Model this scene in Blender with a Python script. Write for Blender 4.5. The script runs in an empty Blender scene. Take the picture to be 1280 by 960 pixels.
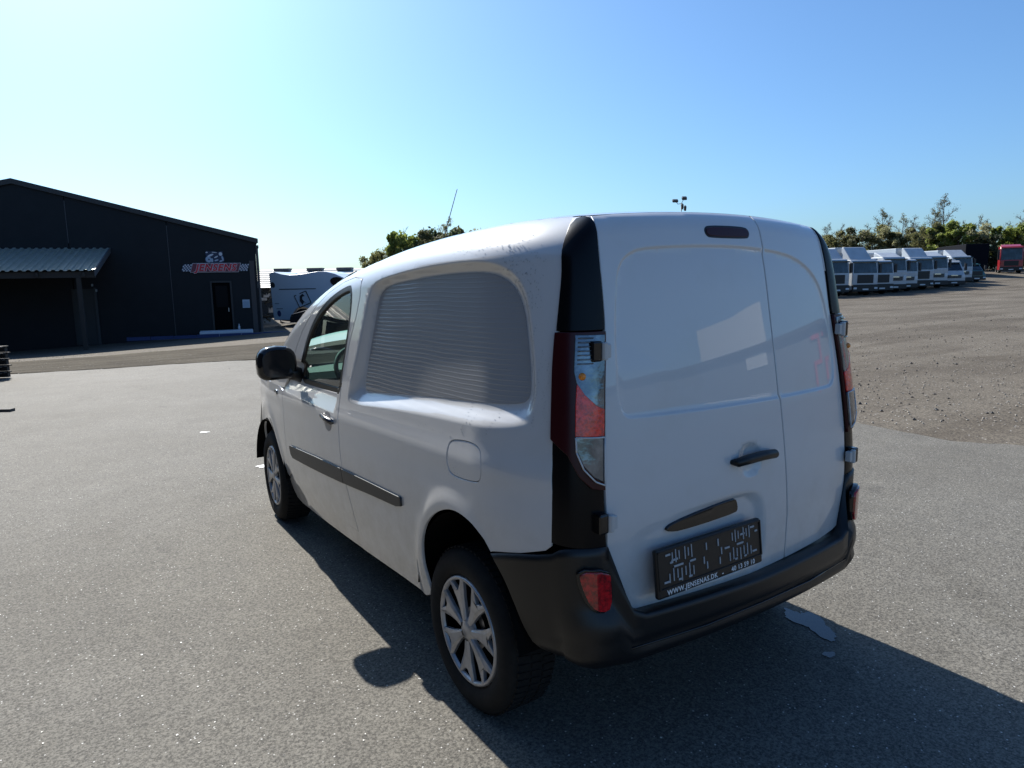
import bpy, bmesh, math, random
import numpy as np
from mathutils import Vector, Matrix, geometry
random.seed(7)
SC = bpy.context.scene
COL = SC.collection
R = math.radians

# ------------------------------------------------------------------ camera, sky, sun, exposure
CAM = Vector((-2.077, -1.529, 1.639)); YAW = .59060; PITCH = .14760; ROLL = -.01803
fwd = Vector((math.sin(YAW)*math.cos(PITCH), math.cos(YAW)*math.cos(PITCH), -math.sin(PITCH)))
rgt = Vector((math.cos(YAW), -math.sin(YAW), 0)); upv = rgt.cross(fwd)
r2 = rgt*math.cos(ROLL)+upv*math.sin(ROLL); u2 = -rgt*math.sin(ROLL)+upv*math.cos(ROLL)
cd = bpy.data.cameras.new('camera'); cam = bpy.data.objects.new('camera', cd); COL.objects.link(cam)
cam.matrix_world = Matrix(((r2.x, u2.x, -fwd.x, CAM.x), (r2.y, u2.y, -fwd.y, CAM.y), (r2.z, u2.z, -fwd.z, CAM.z), (0, 0, 0, 1)))
cd.sensor_width = 36; cd.lens = 36*863.4/1280; cd.clip_start = .05; cd.clip_end = 3000
SC.camera = cam
SUN_EL = R(40); SUN_AZ = R(.5)          # azimuth measured from +Y towards +X
w = bpy.data.worlds.new('World'); SC.world = w; w.use_nodes = True
nt = w.node_tree; bg = nt.nodes['Background']; sky = nt.nodes.new('ShaderNodeTexSky')
sky.sky_type = 'NISHITA'; sky.sun_disc = False; sky.sun_elevation = SUN_EL; sky.sun_rotation = SUN_AZ
sky.air_density = 1.0; sky.dust_density = 1.3; sky.ozone_density = 2.0
wb = nt.nodes.new('ShaderNodeMix'); wb.data_type = 'RGBA'; wb.blend_type = 'MULTIPLY'; wb.inputs[0].default_value = 1   # the camera's cool white balance, uniform
wb.inputs[7].default_value = (.76, 1.12, 1.48, 1); nt.links.new(sky.outputs[0], wb.inputs[6]); nt.links.new(wb.outputs[2], bg.inputs[0]); bg.inputs[1].default_value = .064
sl = bpy.data.lights.new('sun', 'SUN'); sl.energy = 5.0; sl.angle = R(.53); sl.color = (1, .955, .88)
so = bpy.data.objects.new('sun', sl); COL.objects.link(so); so.location = (0, 30, 30)
sd = Vector((math.sin(SUN_AZ)*math.cos(SUN_EL), math.cos(SUN_AZ)*math.cos(SUN_EL), math.sin(SUN_EL)))
so.rotation_euler = sd.to_track_quat('Z', 'Y').to_euler()
SC.view_settings.view_transform = 'Standard'; SC.view_settings.look = 'None'
SC.view_settings.exposure = .75; SC.view_settings.gamma = 1
SC.cycles.max_bounces = 6; SC.cycles.transparent_max_bounces = 12

# ------------------------------------------------------------------ helpers
def M(name, col, rough=.6, metal=0, coat=0, coat_rough=.03, spec=.5, noise=None, bump=None, ior=None):
    """noise=(scale, col2, lo, hi[, detail]) mixes a second colour; bump=(scale, strength, dist)"""
    m = bpy.data.materials.new(name); m.use_nodes = True; t = m.node_tree; b = t.nodes['Principled BSDF']
    b.inputs['Base Color'].default_value = (*col, 1); b.inputs['Roughness'].default_value = rough
    b.inputs['Metallic'].default_value = metal; b.inputs['Coat Weight'].default_value = coat
    b.inputs['Coat Roughness'].default_value = coat_rough; b.inputs['Specular IOR Level'].default_value = spec
    tc = t.nodes.new('ShaderNodeTexCoord')
    if noise:
        n = t.nodes.new('ShaderNodeTexNoise'); n.inputs['Scale'].default_value = noise[0]; n.inputs['Detail'].default_value = 6
        n.inputs['Roughness'].default_value = .65
        r = t.nodes.new('ShaderNodeMapRange'); r.inputs[1].default_value = noise[2]; r.inputs[2].default_value = noise[3]
        mx = t.nodes.new('ShaderNodeMix'); mx.data_type = 'RGBA'
        mx.inputs[6].default_value = (*col, 1); mx.inputs[7].default_value = (*noise[1], 1)
        t.links.new(tc.outputs['Object'], n.inputs['Vector']); t.links.new(n.outputs[0], r.inputs[0])
        t.links.new(r.outputs[0], mx.inputs[0]); t.links.new(mx.outputs[2], b.inputs['Base Color'])
    if bump:
        n = t.nodes.new('ShaderNodeTexNoise'); n.inputs['Scale'].default_value = bump[0]; n.inputs['Detail'].default_value = 4
        bp = t.nodes.new('ShaderNodeBump'); bp.inputs['Strength'].default_value = bump[1]; bp.inputs['Distance'].default_value = bump[2]
        t.links.new(tc.outputs['Object'], n.inputs['Vector']); t.links.new(n.outputs[0], bp.inputs['Height'])
        t.links.new(bp.outputs[0], b.inputs['Normal'])
    return m

def link(o, parent=None):
    COL.objects.link(o)
    if parent: o.parent = parent
    return o
def tag(o, label=None, cat=None, group=None, kind=None):
    if label: o['label'] = label
    if cat: o['category'] = cat
    if group: o['group'] = group
    if kind: o['kind'] = kind
    return o
def empty(name, loc=(0, 0, 0), rz=0, label=None, cat=None, group=None):
    o = bpy.data.objects.new(name, None); o.location = loc; o.rotation_euler = (0, 0, rz); o.empty_display_size = .2
    COL.objects.link(o); return tag(o, label, cat, group)
def mk(name, verts, faces, mats, parent=None, smooth=False, mi=None, normals=None):
    me = bpy.data.meshes.new(name); me.from_pydata([tuple(v) for v in verts], [], [tuple(f) for f in faces])
    for m in (mats if isinstance(mats, (list, tuple)) else [mats]): me.materials.append(m)
    if mi is not None: me.polygons.foreach_set('material_index', mi)
    if smooth: me.polygons.foreach_set('use_smooth', [True]*len(me.polygons))
    me.update()
    if normals is not None: me.normals_split_custom_set_from_vertices([tuple(n) for n in normals])
    return link(bpy.data.objects.new(name, me), parent)

class MB:
    """collects simple shapes into one mesh"""
    def __init__(s): s.v = []; s.f = []; s.m = []
    def add(s, vs, fs, mi=0):
        k = len(s.v); s.v += [tuple(v) for v in vs]; s.f += [tuple(i+k for i in f) for f in fs]; s.m += [mi]*len(fs); return s
    def box(s, x0, x1, y0, y1, z0, z1, mi=0):
        return s.add([(x0,y0,z0),(x1,y0,z0),(x1,y1,z0),(x0,y1,z0),(x0,y0,z1),(x1,y0,z1),(x1,y1,z1),(x0,y1,z1)],
              [(0,3,2,1),(4,5,6,7),(0,1,5,4),(1,2,6,5),(2,3,7,6),(3,0,4,7)], mi)
    def tube(s, pts, rad, n=8, mi=0, cap=True):
        pts = [Vector(p) for p in pts]; rads = rad if isinstance(rad, (list, tuple)) else [rad]*len(pts); rings = []
        for i, p in enumerate(pts):
            d = (pts[min(i+1, len(pts)-1)]-pts[max(i-1, 0)]).normalized()
            a = d.cross(Vector((0, 0, 1)) if abs(d.z) < .9 else Vector((1, 0, 0))).normalized(); b = d.cross(a)
            rings.append([p+(a*math.cos(2*math.pi*k/n)+b*math.sin(2*math.pi*k/n))*rads[i] for k in range(n)])
        vs = [v for r in rings for v in r]; fs = []
        for i in range(len(pts)-1):
            for k in range(n): fs.append((i*n+k, i*n+(k+1) % n, (i+1)*n+(k+1) % n, (i+1)*n+k))
        if cap: fs += [tuple(range(n)), tuple(range((len(pts)-1)*n, len(pts)*n))[::-1]]
        return s.add(vs, fs, mi)
    def prism(s, poly, fn0, fn1, mi=0):
        """poly in 2D, fn0/fn1 map (a,b) to the two end faces"""
        n = len(poly); vs = [fn0(*p) for p in poly]+[fn1(*p) for p in poly]
        return s.add(vs, [tuple(range(n))[::-1], tuple(range(n, 2*n))]+[(i, (i+1) % n, n+(i+1) % n, n+i) for i in range(n)], mi)
    def build(s, name, mats, parent=None, smooth=False, bevel=0, seg=2):
        o = mk(name, s.v, s.f, mats, parent, smooth, s.m)
        bm = bmesh.new(); bm.from_mesh(o.data); bmesh.ops.recalc_face_normals(bm, faces=bm.faces); bm.to_mesh(o.data); bm.free()
        if bevel:
            b = o.modifiers.new('bevel', 'BEVEL'); b.width = bevel; b.segments = seg; b.limit_method = 'ANGLE'; b.angle_limit = R(40)
            b.harden_normals = False
        return o
def copy_tree(o, parent=None):
    c = o.copy(); COL.objects.link(c); c.parent = parent
    for k in list(o.children): copy_tree(k, c)
    return c
def loft(rows, closed=False):
    n = len(rows[0]); vs = [p for r in rows for p in r]; fs = []
    for i in range(len(rows)-1):
        for k in range(n if closed else n-1):
            fs.append((i*n+k, i*n+(k+1) % n, (i+1)*n+(k+1) % n, (i+1)*n+k))
    return vs, fs
def text_mesh(name, s, size, mat, parent, mw, shear=0, offset=0, extrude=0, spacing=1, align='CENTER'):
    cu = bpy.data.curves.new(name, 'FONT'); cu.body = s; cu.size = size; cu.shear = shear; cu.offset = offset; cu.extrude = extrude
    cu.space_character = spacing; cu.align_x = align; cu.align_y = 'CENTER'; cu.resolution_u = 3
    o = bpy.data.objects.new(name, cu); COL.objects.link(o)
    me = bpy.data.meshes.new_from_object(o.evaluated_get(bpy.context.evaluated_depsgraph_get()))
    bpy.data.objects.remove(o); me.materials.clear(); me.materials.append(mat)
    t = bpy.data.objects.new(name, me); link(t, parent); t.matrix_local = mw
    return t

# ------------------------------------------------------------------ site frame: L metres to the right of the photographer, D metres ahead
SR = Vector((math.cos(YAW), -math.sin(YAW), 0)); SF = Vector((math.sin(YAW), math.cos(YAW), 0))
def sstep(a, b, x): t = min(1, max(0, (x-a)/(b-a))); return t*t*(3-2*t)
def gz(L, D):
    z = -(.38+.044*min(max(-11-L, -4), 12))*sstep(8, 26, D)*sstep(3, -3, L)
    k = sstep(6, 16, L)
    if D > 55: z += k*min(.055*((D-55)**2/30 if D < 70 else 7.5+(D-70)), 2.3)
    return z
def P(L, D, z=None):
    p = Vector((CAM.x, CAM.y, 0))+SR*L+SF*D
    p.z = gz(L, D) if z is None else z
    return p
def LD(x, y):
    d = Vector((x-CAM.x, y-CAM.y, 0)); return d.dot(SR), d.dot(SF)

# ------------------------------------------------------------------ ground
def ground_mat(name, c1, c2, speck, fine, rough=.8, tracks=0, big=.35, sun_spec=.3):
    m = bpy.data.materials.new(name); m.use_nodes = True; t = m.node_tree; N = t.nodes; K = t.links; b = N['Principled BSDF']
    tc = N.new('ShaderNodeTexCoord')
    def noise(sc, det=5, r=.6, vec=None, dist=0):
        n = N.new('ShaderNodeTexNoise'); n.inputs['Scale'].default_value = sc; n.inputs['Detail'].default_value = det
        n.inputs['Roughness'].default_value = r; n.inputs['Distortion'].default_value = dist
        K.new(vec or tc.outputs['Object'], n.inputs['Vector']); return n.outputs[0]
    def rng(s, a, b_, c=0, d=1):
        r = N.new('ShaderNodeMapRange'); r.inputs[1].default_value = a; r.inputs[2].default_value = b_; r.inputs[3].default_value = c; r.inputs[4].default_value = d
        K.new(s, r.inputs[0]); return r.outputs[0]
    def mix(f, a, b_, mode='MIX'):
        x = N.new('ShaderNodeMix'); x.data_type = 'RGBA'; x.blend_type = mode
        if isinstance(f, float): x.inputs[0].default_value = f
        else: K.new(f, x.inputs[0])
        for i, q in ((6, a), (7, b_)):
            if isinstance(q, tuple): x.inputs[i].default_value = (*q, 1)
            else: K.new(q, x.inputs[i])
        return x.outputs[2]
    col = mix(rng(noise(big, 6, .65), .35, .68), c1, c2)
    med = noise(3.2, 6, .7); col = mix(rng(med, .3, .7), col, mix(1.0, col, (.84, .84, .85), 'MULTIPLY'))
    g = noise(fine, 3, .75); col = mix(rng(g, .38, .62), mix(1.0, col, (.5, .5, .5), 'MULTIPLY'), mix(1.0, col, (1.45, 1.45, 1.42), 'MULTIPLY'))
    st = noise(.9, 5, .6, None, .6); col = mix(rng(st, .60, .72, 0, .8), col, mix(1.0, col, (.80, .79, .77), 'MULTIPLY'))
    st2 = noise(2.7, 4, .55); col = mix(rng(st2, .66, .70, 0, .6), col, mix(1.0, col, (.74, .74, .75), 'MULTIPLY'))
    v = N.new('ShaderNodeTexVoronoi'); v.inputs['Scale'].default_value = speck; K.new(tc.outputs['Object'], v.inputs['Vector'])
    sm = N.new('ShaderNodeSeparateColor'); K.new(v.outputs['Color'], sm.inputs[0])
    near = rng(v.outputs['Distance'], .28, .16)
    pick = rng(sm.outputs[0], .90, .96); a = N.new('ShaderNodeMath'); a.operation = 'MULTIPLY'; K.new(near, a.inputs[0]); K.new(pick, a.inputs[1])
    col = mix(a.outputs[0], col, (.62, .61, .58))
    pick2 = rng(sm.outputs[1], .93, .97); a2 = N.new('ShaderNodeMath'); a2.operation = 'MULTIPLY'; K.new(near, a2.inputs[0]); K.new(pick2, a2.inputs[1])
    col = mix(a2.outputs[0], col, (.03, .03, .03))
    if tracks:
        mp = N.new('ShaderNodeMapping'); mp.inputs['Rotation'].default_value = (0, 0, tracks[0]); mp.inputs['Scale'].default_value = (tracks[1], tracks[2], 1)
        K.new(tc.outputs['Object'], mp.inputs[0])
        tn = noise(1.0, 7, .6, mp.outputs[0], .4)
        col = mix(rng(tn, .46, .6, 0, .8), col, mix(1.0, col, tracks[3], 'MULTIPLY'))
    K.new(col, b.inputs['Base Color']); b.inputs['Roughness'].default_value = rough; b.inputs['Specular IOR Level'].default_value = sun_spec
    bp = N.new('ShaderNodeBump'); bp.inputs['Strength'].default_value = .9; bp.inputs['Distance'].default_value = .004
    K.new(g, bp.inputs['Height'])
    bp2 = N.new('ShaderNodeBump'); bp2.inputs['Strength'].default_value = .25; bp2.inputs['Distance'].default_value = .03
    K.new(med, bp2.inputs['Height']); K.new(bp.outputs[0], bp2.inputs['Normal']); K.new(bp2.outputs[0], b.inputs['Normal'])
    return m
m_gravel = ground_mat('gravel', (.115, .098, .078), (.165, .145, .118), 28, 45, .85, (R(-52), .10, .8, (.70, .68, .66)), .18, .1)
m_asph = ground_mat('asphalt', (.128, .119, .102), (.160, .151, .133), 70, 95, .80, 0, .5, .23)
m_earth = ground_mat('earth', (.060, .050, .037), (.10, .086, .064), 30, 60, .85, (R(-14), .15, 2.6, (.55, .53, .5)), .5, .04)

# one large sheet in the site frame, finer where it undulates
Ls = [-900, -500, -250, -120, -70]+list(range(-50, 71, 4))+[100, 150, 250, 500, 900]
Ds = [-300, -150, -80, -40, -20, -10]+list(range(-5, 112, 3))+[130, 160, 220, 350, 600, 1500]
vs = []
for D in Ds:
    for L in Ls:
        p = P(L, D); p.z -= .008; vs.append(p)
nL = len(Ls)
fs = [(j*nL+i, j*nL+i+1, (j+1)*nL+i+1, (j+1)*nL+i) for j in range(len(Ds)-1) for i in range(nL-1)]
tag(mk('ground', vs, fs, m_gravel, smooth=True), kind='structure')

def wob(s, a=1.0): return a*(math.sin(s*1.7)+.6*math.sin(s*4.3+1)+.35*math.sin(s*11.1+2)+.2*math.sin(s*27+.5))
def sheet(name, near_pts, far_pts, n, mat, lift, amp0, amp1, rows=14, kind='structure'):
    """strip between two polylines given in the site frame, ragged on both edges"""
    def samp(pts, t):
        t *= len(pts)-1; i = min(int(t), len(pts)-2); f = t-i
        return (pts[i][0]+(pts[i+1][0]-pts[i][0])*f, pts[i][1]+(pts[i+1][1]-pts[i][1])*f)
    vs = []
    for j in range(rows+1):
        f = j/rows
        for i in range(n+1):
            t = i/n; a = samp(near_pts, t); b = samp(far_pts, t)
            L = a[0]+(b[0]-a[0])*f; D = a[1]+(b[1]-a[1])*f+(wob(L*.9, amp0) if j == 0 else 0)+(wob(L*.9+3, amp1) if j == rows else 0)
            # sit on the ground mesh itself (its cells are 4 x 3 m): a hair above the curve
            p = P(L, D); p.z += lift; vs.append(p)
    fs = [(j*(n+1)+i, j*(n+1)+i+1, (j+1)*(n+1)+i+1, (j+1)*(n+1)+i) for j in range(rows) for i in range(n)]
    return tag(mk(name, vs, fs, mat, smooth=True), kind=kind)
far_edge = [(-60, 11.0), (-30, 12.0), (-10.6, 13.1), (-7.7, 14.6), (-4, 15.7), (0, 13.5), (3, 10.2), (5, 8.6), (5.6, 7.4), (6, 6.6), (9, 5.2), (16, 3.2), (40, -3)]
far_edge = [(-60, 10.0), (-32, 11.5), (-10.6, 14.2), (-7.7, 15.6), (-4.3, 16.6), (0, 14.5), (2.6, 10.4), (3.6, 8.2), (4.3, 6.75), (5.1, 6.2), (7.4, 5.2), (14, 3.0), (40, -5)]
near_edge = [(-60+100*i/12, -14) for i in range(13)]
sheet('asphalt_yard', near_edge, far_edge, 420, m_asph, .004, 0, .06, 40)
sheet('earth_track', [(-60, 10.4), (-10.2, 14.6), (-4.6, 16.9), (0, 16)], [(-60, 12), (-14, 19.2), (-8.8, 22.5), (2, 25.5)], 260, m_earth, .006, .05, .15, 8)

# ------------------------------------------------------------------ the van's body surfaces (x right, y forward, z up, rear at y = 0)
def interp(xs, ys, x):
    xs = np.asarray(xs, float); ys = np.asarray(ys, float); x = np.asarray(x, float)
    m = np.gradient(ys, xs); xc = np.clip(x, xs[0], xs[-1]); i = np.clip(np.searchsorted(xs, xc)-1, 0, len(xs)-2)
    h = xs[i+1]-xs[i]; t = (xc-xs[i])/h
    return (2*t**3-3*t**2+1)*ys[i]+(t**3-2*t**2+t)*h*m[i]+(-2*t**3+3*t**2)*ys[i+1]+(t**3-t**2)*h*m[i+1]
def lean(z): return interp([.2,.55,.9,1.2,1.5,1.7,1.86], [.0,.0,.005,.035,.08,.115,.155], z)
def H(y): return interp([-.1,.2,.7,1.1,1.6,2.16,2.66,3.13,3.3], [1.858,1.862,1.852,1.828,1.772,1.67,1.495,1.22,1.12], y)
def hw(y, z):
    y = np.asarray(y, float); z = np.asarray(z, float)
    q = np.where(z < .85, .90-.055*(np.clip(.85-z, 0, 1)/.5)**2, .90-.085*(np.clip(z-.85, 0, 2)/.9)**1.3)
    ze = np.clip(H(y)-z, .001, .16)
    q = q-.22*(1-np.sqrt(np.clip(1-((.16-ze)/.16)**2, 0, 1)))
    q = q-.13*(np.clip(.50-(y-lean(z)), 0, .5)/.45)**2.2
    return q-interp([0,2.6,3.0,3.4,3.7,3.95,4.1,4.2], [0,0,.012,.04,.09,.20,.36,.6], y)
def ztop(x): return 1.874-.027*(np.abs(x)/.6)**2
def yr(x, z):
    ze = np.clip(ztop(x)-z, .0005, .07)
    return lean(z)+.05*(np.abs(x)/.7)**2+.05*(1-np.sqrt(np.clip(1-((.07-ze)/.07)**2, 0, 1)))

def chaikin(poly, it=2, keep=()):
    pts = [(tuple(p), i in keep) for i, p in enumerate(poly)]
    for _ in range(it):
        out = []; n = len(pts)
        for i in range(n):
            (p, k), (q, k2) = pts[i], pts[(i+1) % n]
            if k: out.append((p, True))
            a = (p[0]*.75+q[0]*.25, p[1]*.75+q[1]*.25); b = (p[0]*.25+q[0]*.75, p[1]*.25+q[1]*.75)
            if not k: out.append((a, False))
            if not k2: out.append((b, False))
        pts = out
    return [p for p, _ in pts]
def resample(poly, h):
    out = []
    for i, p in enumerate(poly):
        q = poly[(i+1) % len(poly)]; d = math.hypot(q[0]-p[0], q[1]-p[1]); n = max(1, int(round(d/h)))
        if d < 1e-5: continue
        for k in range(n): out.append((p[0]+(q[0]-p[0])*k/n, p[1]+(q[1]-p[1])*k/n))
    return out
def inside(P_, poly):
    x, y = P_[:, 0], P_[:, 1]; r = np.zeros(len(P_), bool); n = len(poly)
    for i in range(n):
        x0, y0 = poly[i]; x1, y1 = poly[(i+1) % n]
        if y0 == y1: continue
        c = ((y0 > y) != (y1 > y)) & (x < (x1-x0)*(y-y0)/(y1-y0)+x0); r ^= c
    return r
def dist(P_, poly):
    best = np.full(len(P_), 1e9); n = len(poly)
    for i in range(n):
        a = np.array(poly[i]); b = np.array(poly[(i+1) % n]); d = b-a; L = max(d@d, 1e-12)
        t = np.clip(((P_-a)@d)/L, 0, 1); q = P_-(a+t[:, None]*d); best = np.minimum(best, np.sqrt((q**2).sum(1)))
    return best
def ramp(P_, outer, inner):
    """0 outside outer, 1 inside inner, smooth between"""
    do = dist(P_, outer); di = dist(P_, inner); io = inside(P_, outer); ii = inside(P_, inner)
    f = do/(do+di+1e-9); f = f*f*(3-2*f); f[~io] = 0; f[ii] = 1
    return f
def patch(name, poly, fn, mat, parent, holes=(), h=.02, thick=.014, extra=(), flip=False, edge=.002, mirror=False):
    """a sheet cut from the surface fn((n,2)) -> (n,3) by a 2D outline, with a turned-in rim"""
    loops = [resample(poly, h)]+[resample(q, h) for q in holes]
    A = np.array(loops[0]); lo = A.min(0); hi = A.max(0)
    g = np.stack(np.meshgrid(np.arange(lo[0], hi[0], h), np.arange(lo[1], hi[1], h)), -1).reshape(-1, 2)
    for e in extra: g = np.concatenate([g, np.array(resample(e, h*.6))])
    ok = inside(g, loops[0]) & (dist(g, loops[0]) > h*.45)
    for q in loops[1:]: ok &= ~inside(g, q) & (dist(g, q) > h*.45)
    g = g[ok]
    pts = [Vector(p) for l in loops for p in l]; edges = []; k = 0
    for l in loops:
        edges += [(k+i, k+(i+1) % len(l)) for i in range(len(l))]; k += len(l)
    pts += [Vector(p) for p in g]
    r = geometry.delaunay_2d_cdt(pts, edges, [], 1, 1e-6)
    V2 = np.array([tuple(v) for v in r[0]]); F = [tuple(f) for f in r[2]]
    if len(loops) > 1:
        C = np.array([V2[list(f)].mean(0) for f in F]); bad = np.zeros(len(F), bool)
        for q in loops[1:]: bad |= inside(C, q)
        F = [f for f, b in zip(F, bad) if not b]
    V = fn(V2); e = .003
    du = fn(V2+[e, 0])-fn(V2-[e, 0]); dv = fn(V2+[0, e])-fn(V2-[0, e]); Nn = np.cross(du, dv)
    Nn /= np.linalg.norm(Nn, axis=1)[:, None]+1e-12
    ctr = V.mean(0); hub_ = np.array([0, min(max(ctr[1], .9), 3.2), .95])
    if ((V-hub_)*Nn).sum() < 0: Nn = -Nn
    if mirror: V = V*[-1, 1, 1]; Nn = Nn*[-1, 1, 1]
    f0 = F[0]; fn0 = np.cross(V[f0[1]]-V[f0[0]], V[f0[2]]-V[f0[0]])
    if fn0@Nn[f0[0]] < 0: F = [f[::-1] for f in F]
    cnt = {}
    for f in F:
        for i in range(len(f)):
            a, b = f[i], f[(i+1) % len(f)]; cnt.setdefault((min(a, b), max(a, b)), []).append((a, b))
    be = [v[0] for v in cnt.values() if len(v) == 1]
    # outward 3D direction at rim vertices
    out = {}
    for a, b in be:
        d = V[b]-V[a]; o = np.cross(d, Nn[a]); o /= np.linalg.norm(o)+1e-12
        for q in (a, b): out[q] = out.get(q, 0)+o
    verts = [tuple(v) for v in V]; norms = list(Nn); r1 = {}; r2_ = {}
    for q, o in out.items():
        o = o/(np.linalg.norm(o)+1e-12)
        r1[q] = len(verts); verts.append(tuple(V[q]+o*edge-Nn[q]*edge)); norms.append(o*.85+Nn[q]*.5)
        r2_[q] = len(verts); verts.append(tuple(V[q]+o*edge-Nn[q]*thick)); norms.append(o)
    for a, b in be: F += [(b, a, r1[a], r1[b]), (r1[b], r1[a], r2_[a], r2_[b])]
    norms = [n/(np.linalg.norm(n)+1e-12) for n in norms]
    return mk(name, verts, F, mat, parent, True, None, norms)

# ---- materials of the van
m_paint = M('white_paint', (.58, .58, .58), .38, 0, 1.0, .02, noise=(3.5, (.55, .545, .53), .52, .8))
def grime(m, z0, z1, col, amt):      # road film thrown up on the lower panels
    t = m.node_tree; N = t.nodes; K = t.links; b = N['Principled BSDF']; src = b.inputs['Base Color'].links[0].from_socket
    g = N.new('ShaderNodeNewGeometry'); sp = N.new('ShaderNodeSeparateXYZ'); K.new(g.outputs['Position'], sp.inputs[0])
    r = N.new('ShaderNodeMapRange'); r.inputs[1].default_value = z1; r.inputs[2].default_value = z0; r.inputs[3].default_value = 0; r.inputs[4].default_value = amt; K.new(sp.outputs[2], r.inputs[0])
    n = N.new('ShaderNodeTexNoise'); n.inputs['Scale'].default_value = 9; n.inputs['Detail'].default_value = 8; n.inputs['Roughness'].default_value = .7; K.new(g.outputs['Position'], n.inputs[0])
    q = N.new('ShaderNodeMapRange'); q.inputs[1].default_value = .3; q.inputs[2].default_value = .7; K.new(n.outputs[0], q.inputs[0])
    mu = N.new('ShaderNodeMath'); mu.operation = 'MULTIPLY'; K.new(r.outputs[0], mu.inputs[0]); K.new(q.outputs[0], mu.inputs[1])
    mx = N.new('ShaderNodeMix'); mx.data_type = 'RGBA'; K.new(mu.outputs[0], mx.inputs[0]); K.new(src, mx.inputs[6]); mx.inputs[7].default_value = (*col, 1)
    K.new(mx.outputs[2], b.inputs['Base Color'])
grime(m_paint, .28, .95, (.26, .24, .21), .75)
m_black = M('black_plastic', (.005, .005, .0055), .42, bump=(350, .15, .001))
m_gloss = M('gloss_black', (.006, .006, .007), .12, spec=.6)
m_handle = M('handle_grey', (.10, .10, .105), .25, .8)
m_pillar = M('pillar_black', (.003, .003, .004), .25, spec=.18)
m_strip = M('moulding_plastic', (.028, .028, .029), .5)
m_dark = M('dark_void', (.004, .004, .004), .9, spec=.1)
m_rub = M('tyre_rubber', (.008, .008, .008), .85, spec=.3, noise=(30, (.014, .013, .012), .4, .7))
m_alu = M('silver_cover', (.42, .42, .43), .38, .55, noise=(20, (.30, .29, .28), .45, .75))
m_steel = M('grey_steel', (.30, .30, .31), .4, .9)
m_redg = M('red_lens', (.55, .006, .010), .12, coat=1, noise=(60, (.16, .002, .003), .4, .6))
m_redd = M('dark_red_lens', (.035, .0008, .003), .3, spec=.35)
m_redb = M('bright_red_lens', (.95, .03, .015), .15, coat=1, noise=(55, (.50, .008, .006), .42, .6), bump=(60, .8, .01))
m_clear = M('clear_lens', (.12, .14, .16), .10, .6, coat=1, noise=(14, (.22, .25, .28), .45, .65), bump=(12, .5, .010))
m_clearrim = M('lens_rim', (.55, .57, .58), .25)
m_amber = M('amber_bulb', (.8, .25, .02), .2)
m_hinge = M('hinge_paint', (.45, .46, .46), .4, coat=.5)
m_grey = M('interior_grey', (.05, .05, .052), .7)
m_seat = M('seat_fabric', (.03, .03, .035), .9)
m_chrome = M('chrome', (.6, .6, .6), .12, 1)
m_white = M('white_print', (.75, .75, .75), .5)
def glass(name, tint, mixf=.0, rough=0.0):
    m = bpy.data.materials.new(name); m.use_nodes = True; t = m.node_tree; N = t.nodes; K = t.links
    N.remove(N['Principled BSDF']); o = N['Material Output']
    tr = N.new('ShaderNodeBsdfTransparent'); tr.inputs[0].default_value = (*tint, 1)
    gl = N.new('ShaderNodeBsdfGlossy'); gl.inputs['Roughness'].default_value = rough
    fr = N.new('ShaderNodeFresnel'); fr.inputs[0].default_value = 1.52
    mx = N.new('ShaderNodeMixShader'); K.new(fr.outputs[0], mx.inputs[0]); df = N.new('ShaderNodeBsdfDiffuse'); df.inputs[0].default_value = (.5, .6, .58, 1); m0 = N.new('ShaderNodeMixShader'); m0.inputs[0].default_value = .07; K.new(tr.outputs[0], m0.inputs[1]); K.new(df.outputs[0], m0.inputs[2]); K.new(m0.outputs[0], mx.inputs[1]); K.new(gl.outputs[0], mx.inputs[2])
    K.new(mx.outputs[0], o.inputs[0]); return m
m_bead = glass('water_bead', (.97, .98, .98))
m_glass = glass('window_glass', (.62, .86, .80))
m_recess = M('ribbed_grey', (.30, .305, .315), .36, 0, .8, .05)  # recess surface: greyer base than the body paint, fine horizontal ridges as bump
_t = m_recess.node_tree; _N = _t.nodes; _K = _t.links; _b = _N['Principled BSDF']; _tc = _N.new('ShaderNodeTexCoord')
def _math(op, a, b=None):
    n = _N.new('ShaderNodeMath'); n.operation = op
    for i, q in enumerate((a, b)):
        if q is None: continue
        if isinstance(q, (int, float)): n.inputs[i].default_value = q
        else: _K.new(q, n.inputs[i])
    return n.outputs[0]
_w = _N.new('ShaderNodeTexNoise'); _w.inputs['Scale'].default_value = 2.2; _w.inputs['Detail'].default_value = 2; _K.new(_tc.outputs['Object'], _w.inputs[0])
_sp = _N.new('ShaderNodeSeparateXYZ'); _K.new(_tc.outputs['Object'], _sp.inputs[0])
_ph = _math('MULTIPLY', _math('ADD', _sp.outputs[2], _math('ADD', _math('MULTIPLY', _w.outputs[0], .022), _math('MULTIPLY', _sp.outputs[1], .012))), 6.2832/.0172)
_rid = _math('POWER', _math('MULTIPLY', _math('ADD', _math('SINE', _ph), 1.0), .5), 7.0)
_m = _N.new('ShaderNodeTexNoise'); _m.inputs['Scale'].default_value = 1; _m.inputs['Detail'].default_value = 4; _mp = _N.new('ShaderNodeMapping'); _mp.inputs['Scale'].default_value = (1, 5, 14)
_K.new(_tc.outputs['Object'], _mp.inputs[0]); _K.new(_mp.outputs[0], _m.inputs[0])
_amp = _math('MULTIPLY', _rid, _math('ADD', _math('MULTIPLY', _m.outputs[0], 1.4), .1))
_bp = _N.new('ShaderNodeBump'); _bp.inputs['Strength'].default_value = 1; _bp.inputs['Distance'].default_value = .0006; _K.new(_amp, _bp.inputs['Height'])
_K.new(_bp.outputs[0], _b.inputs['Normal']); _K.new(_bp.outputs[0], _b.inputs['Coat Normal'])
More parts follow.
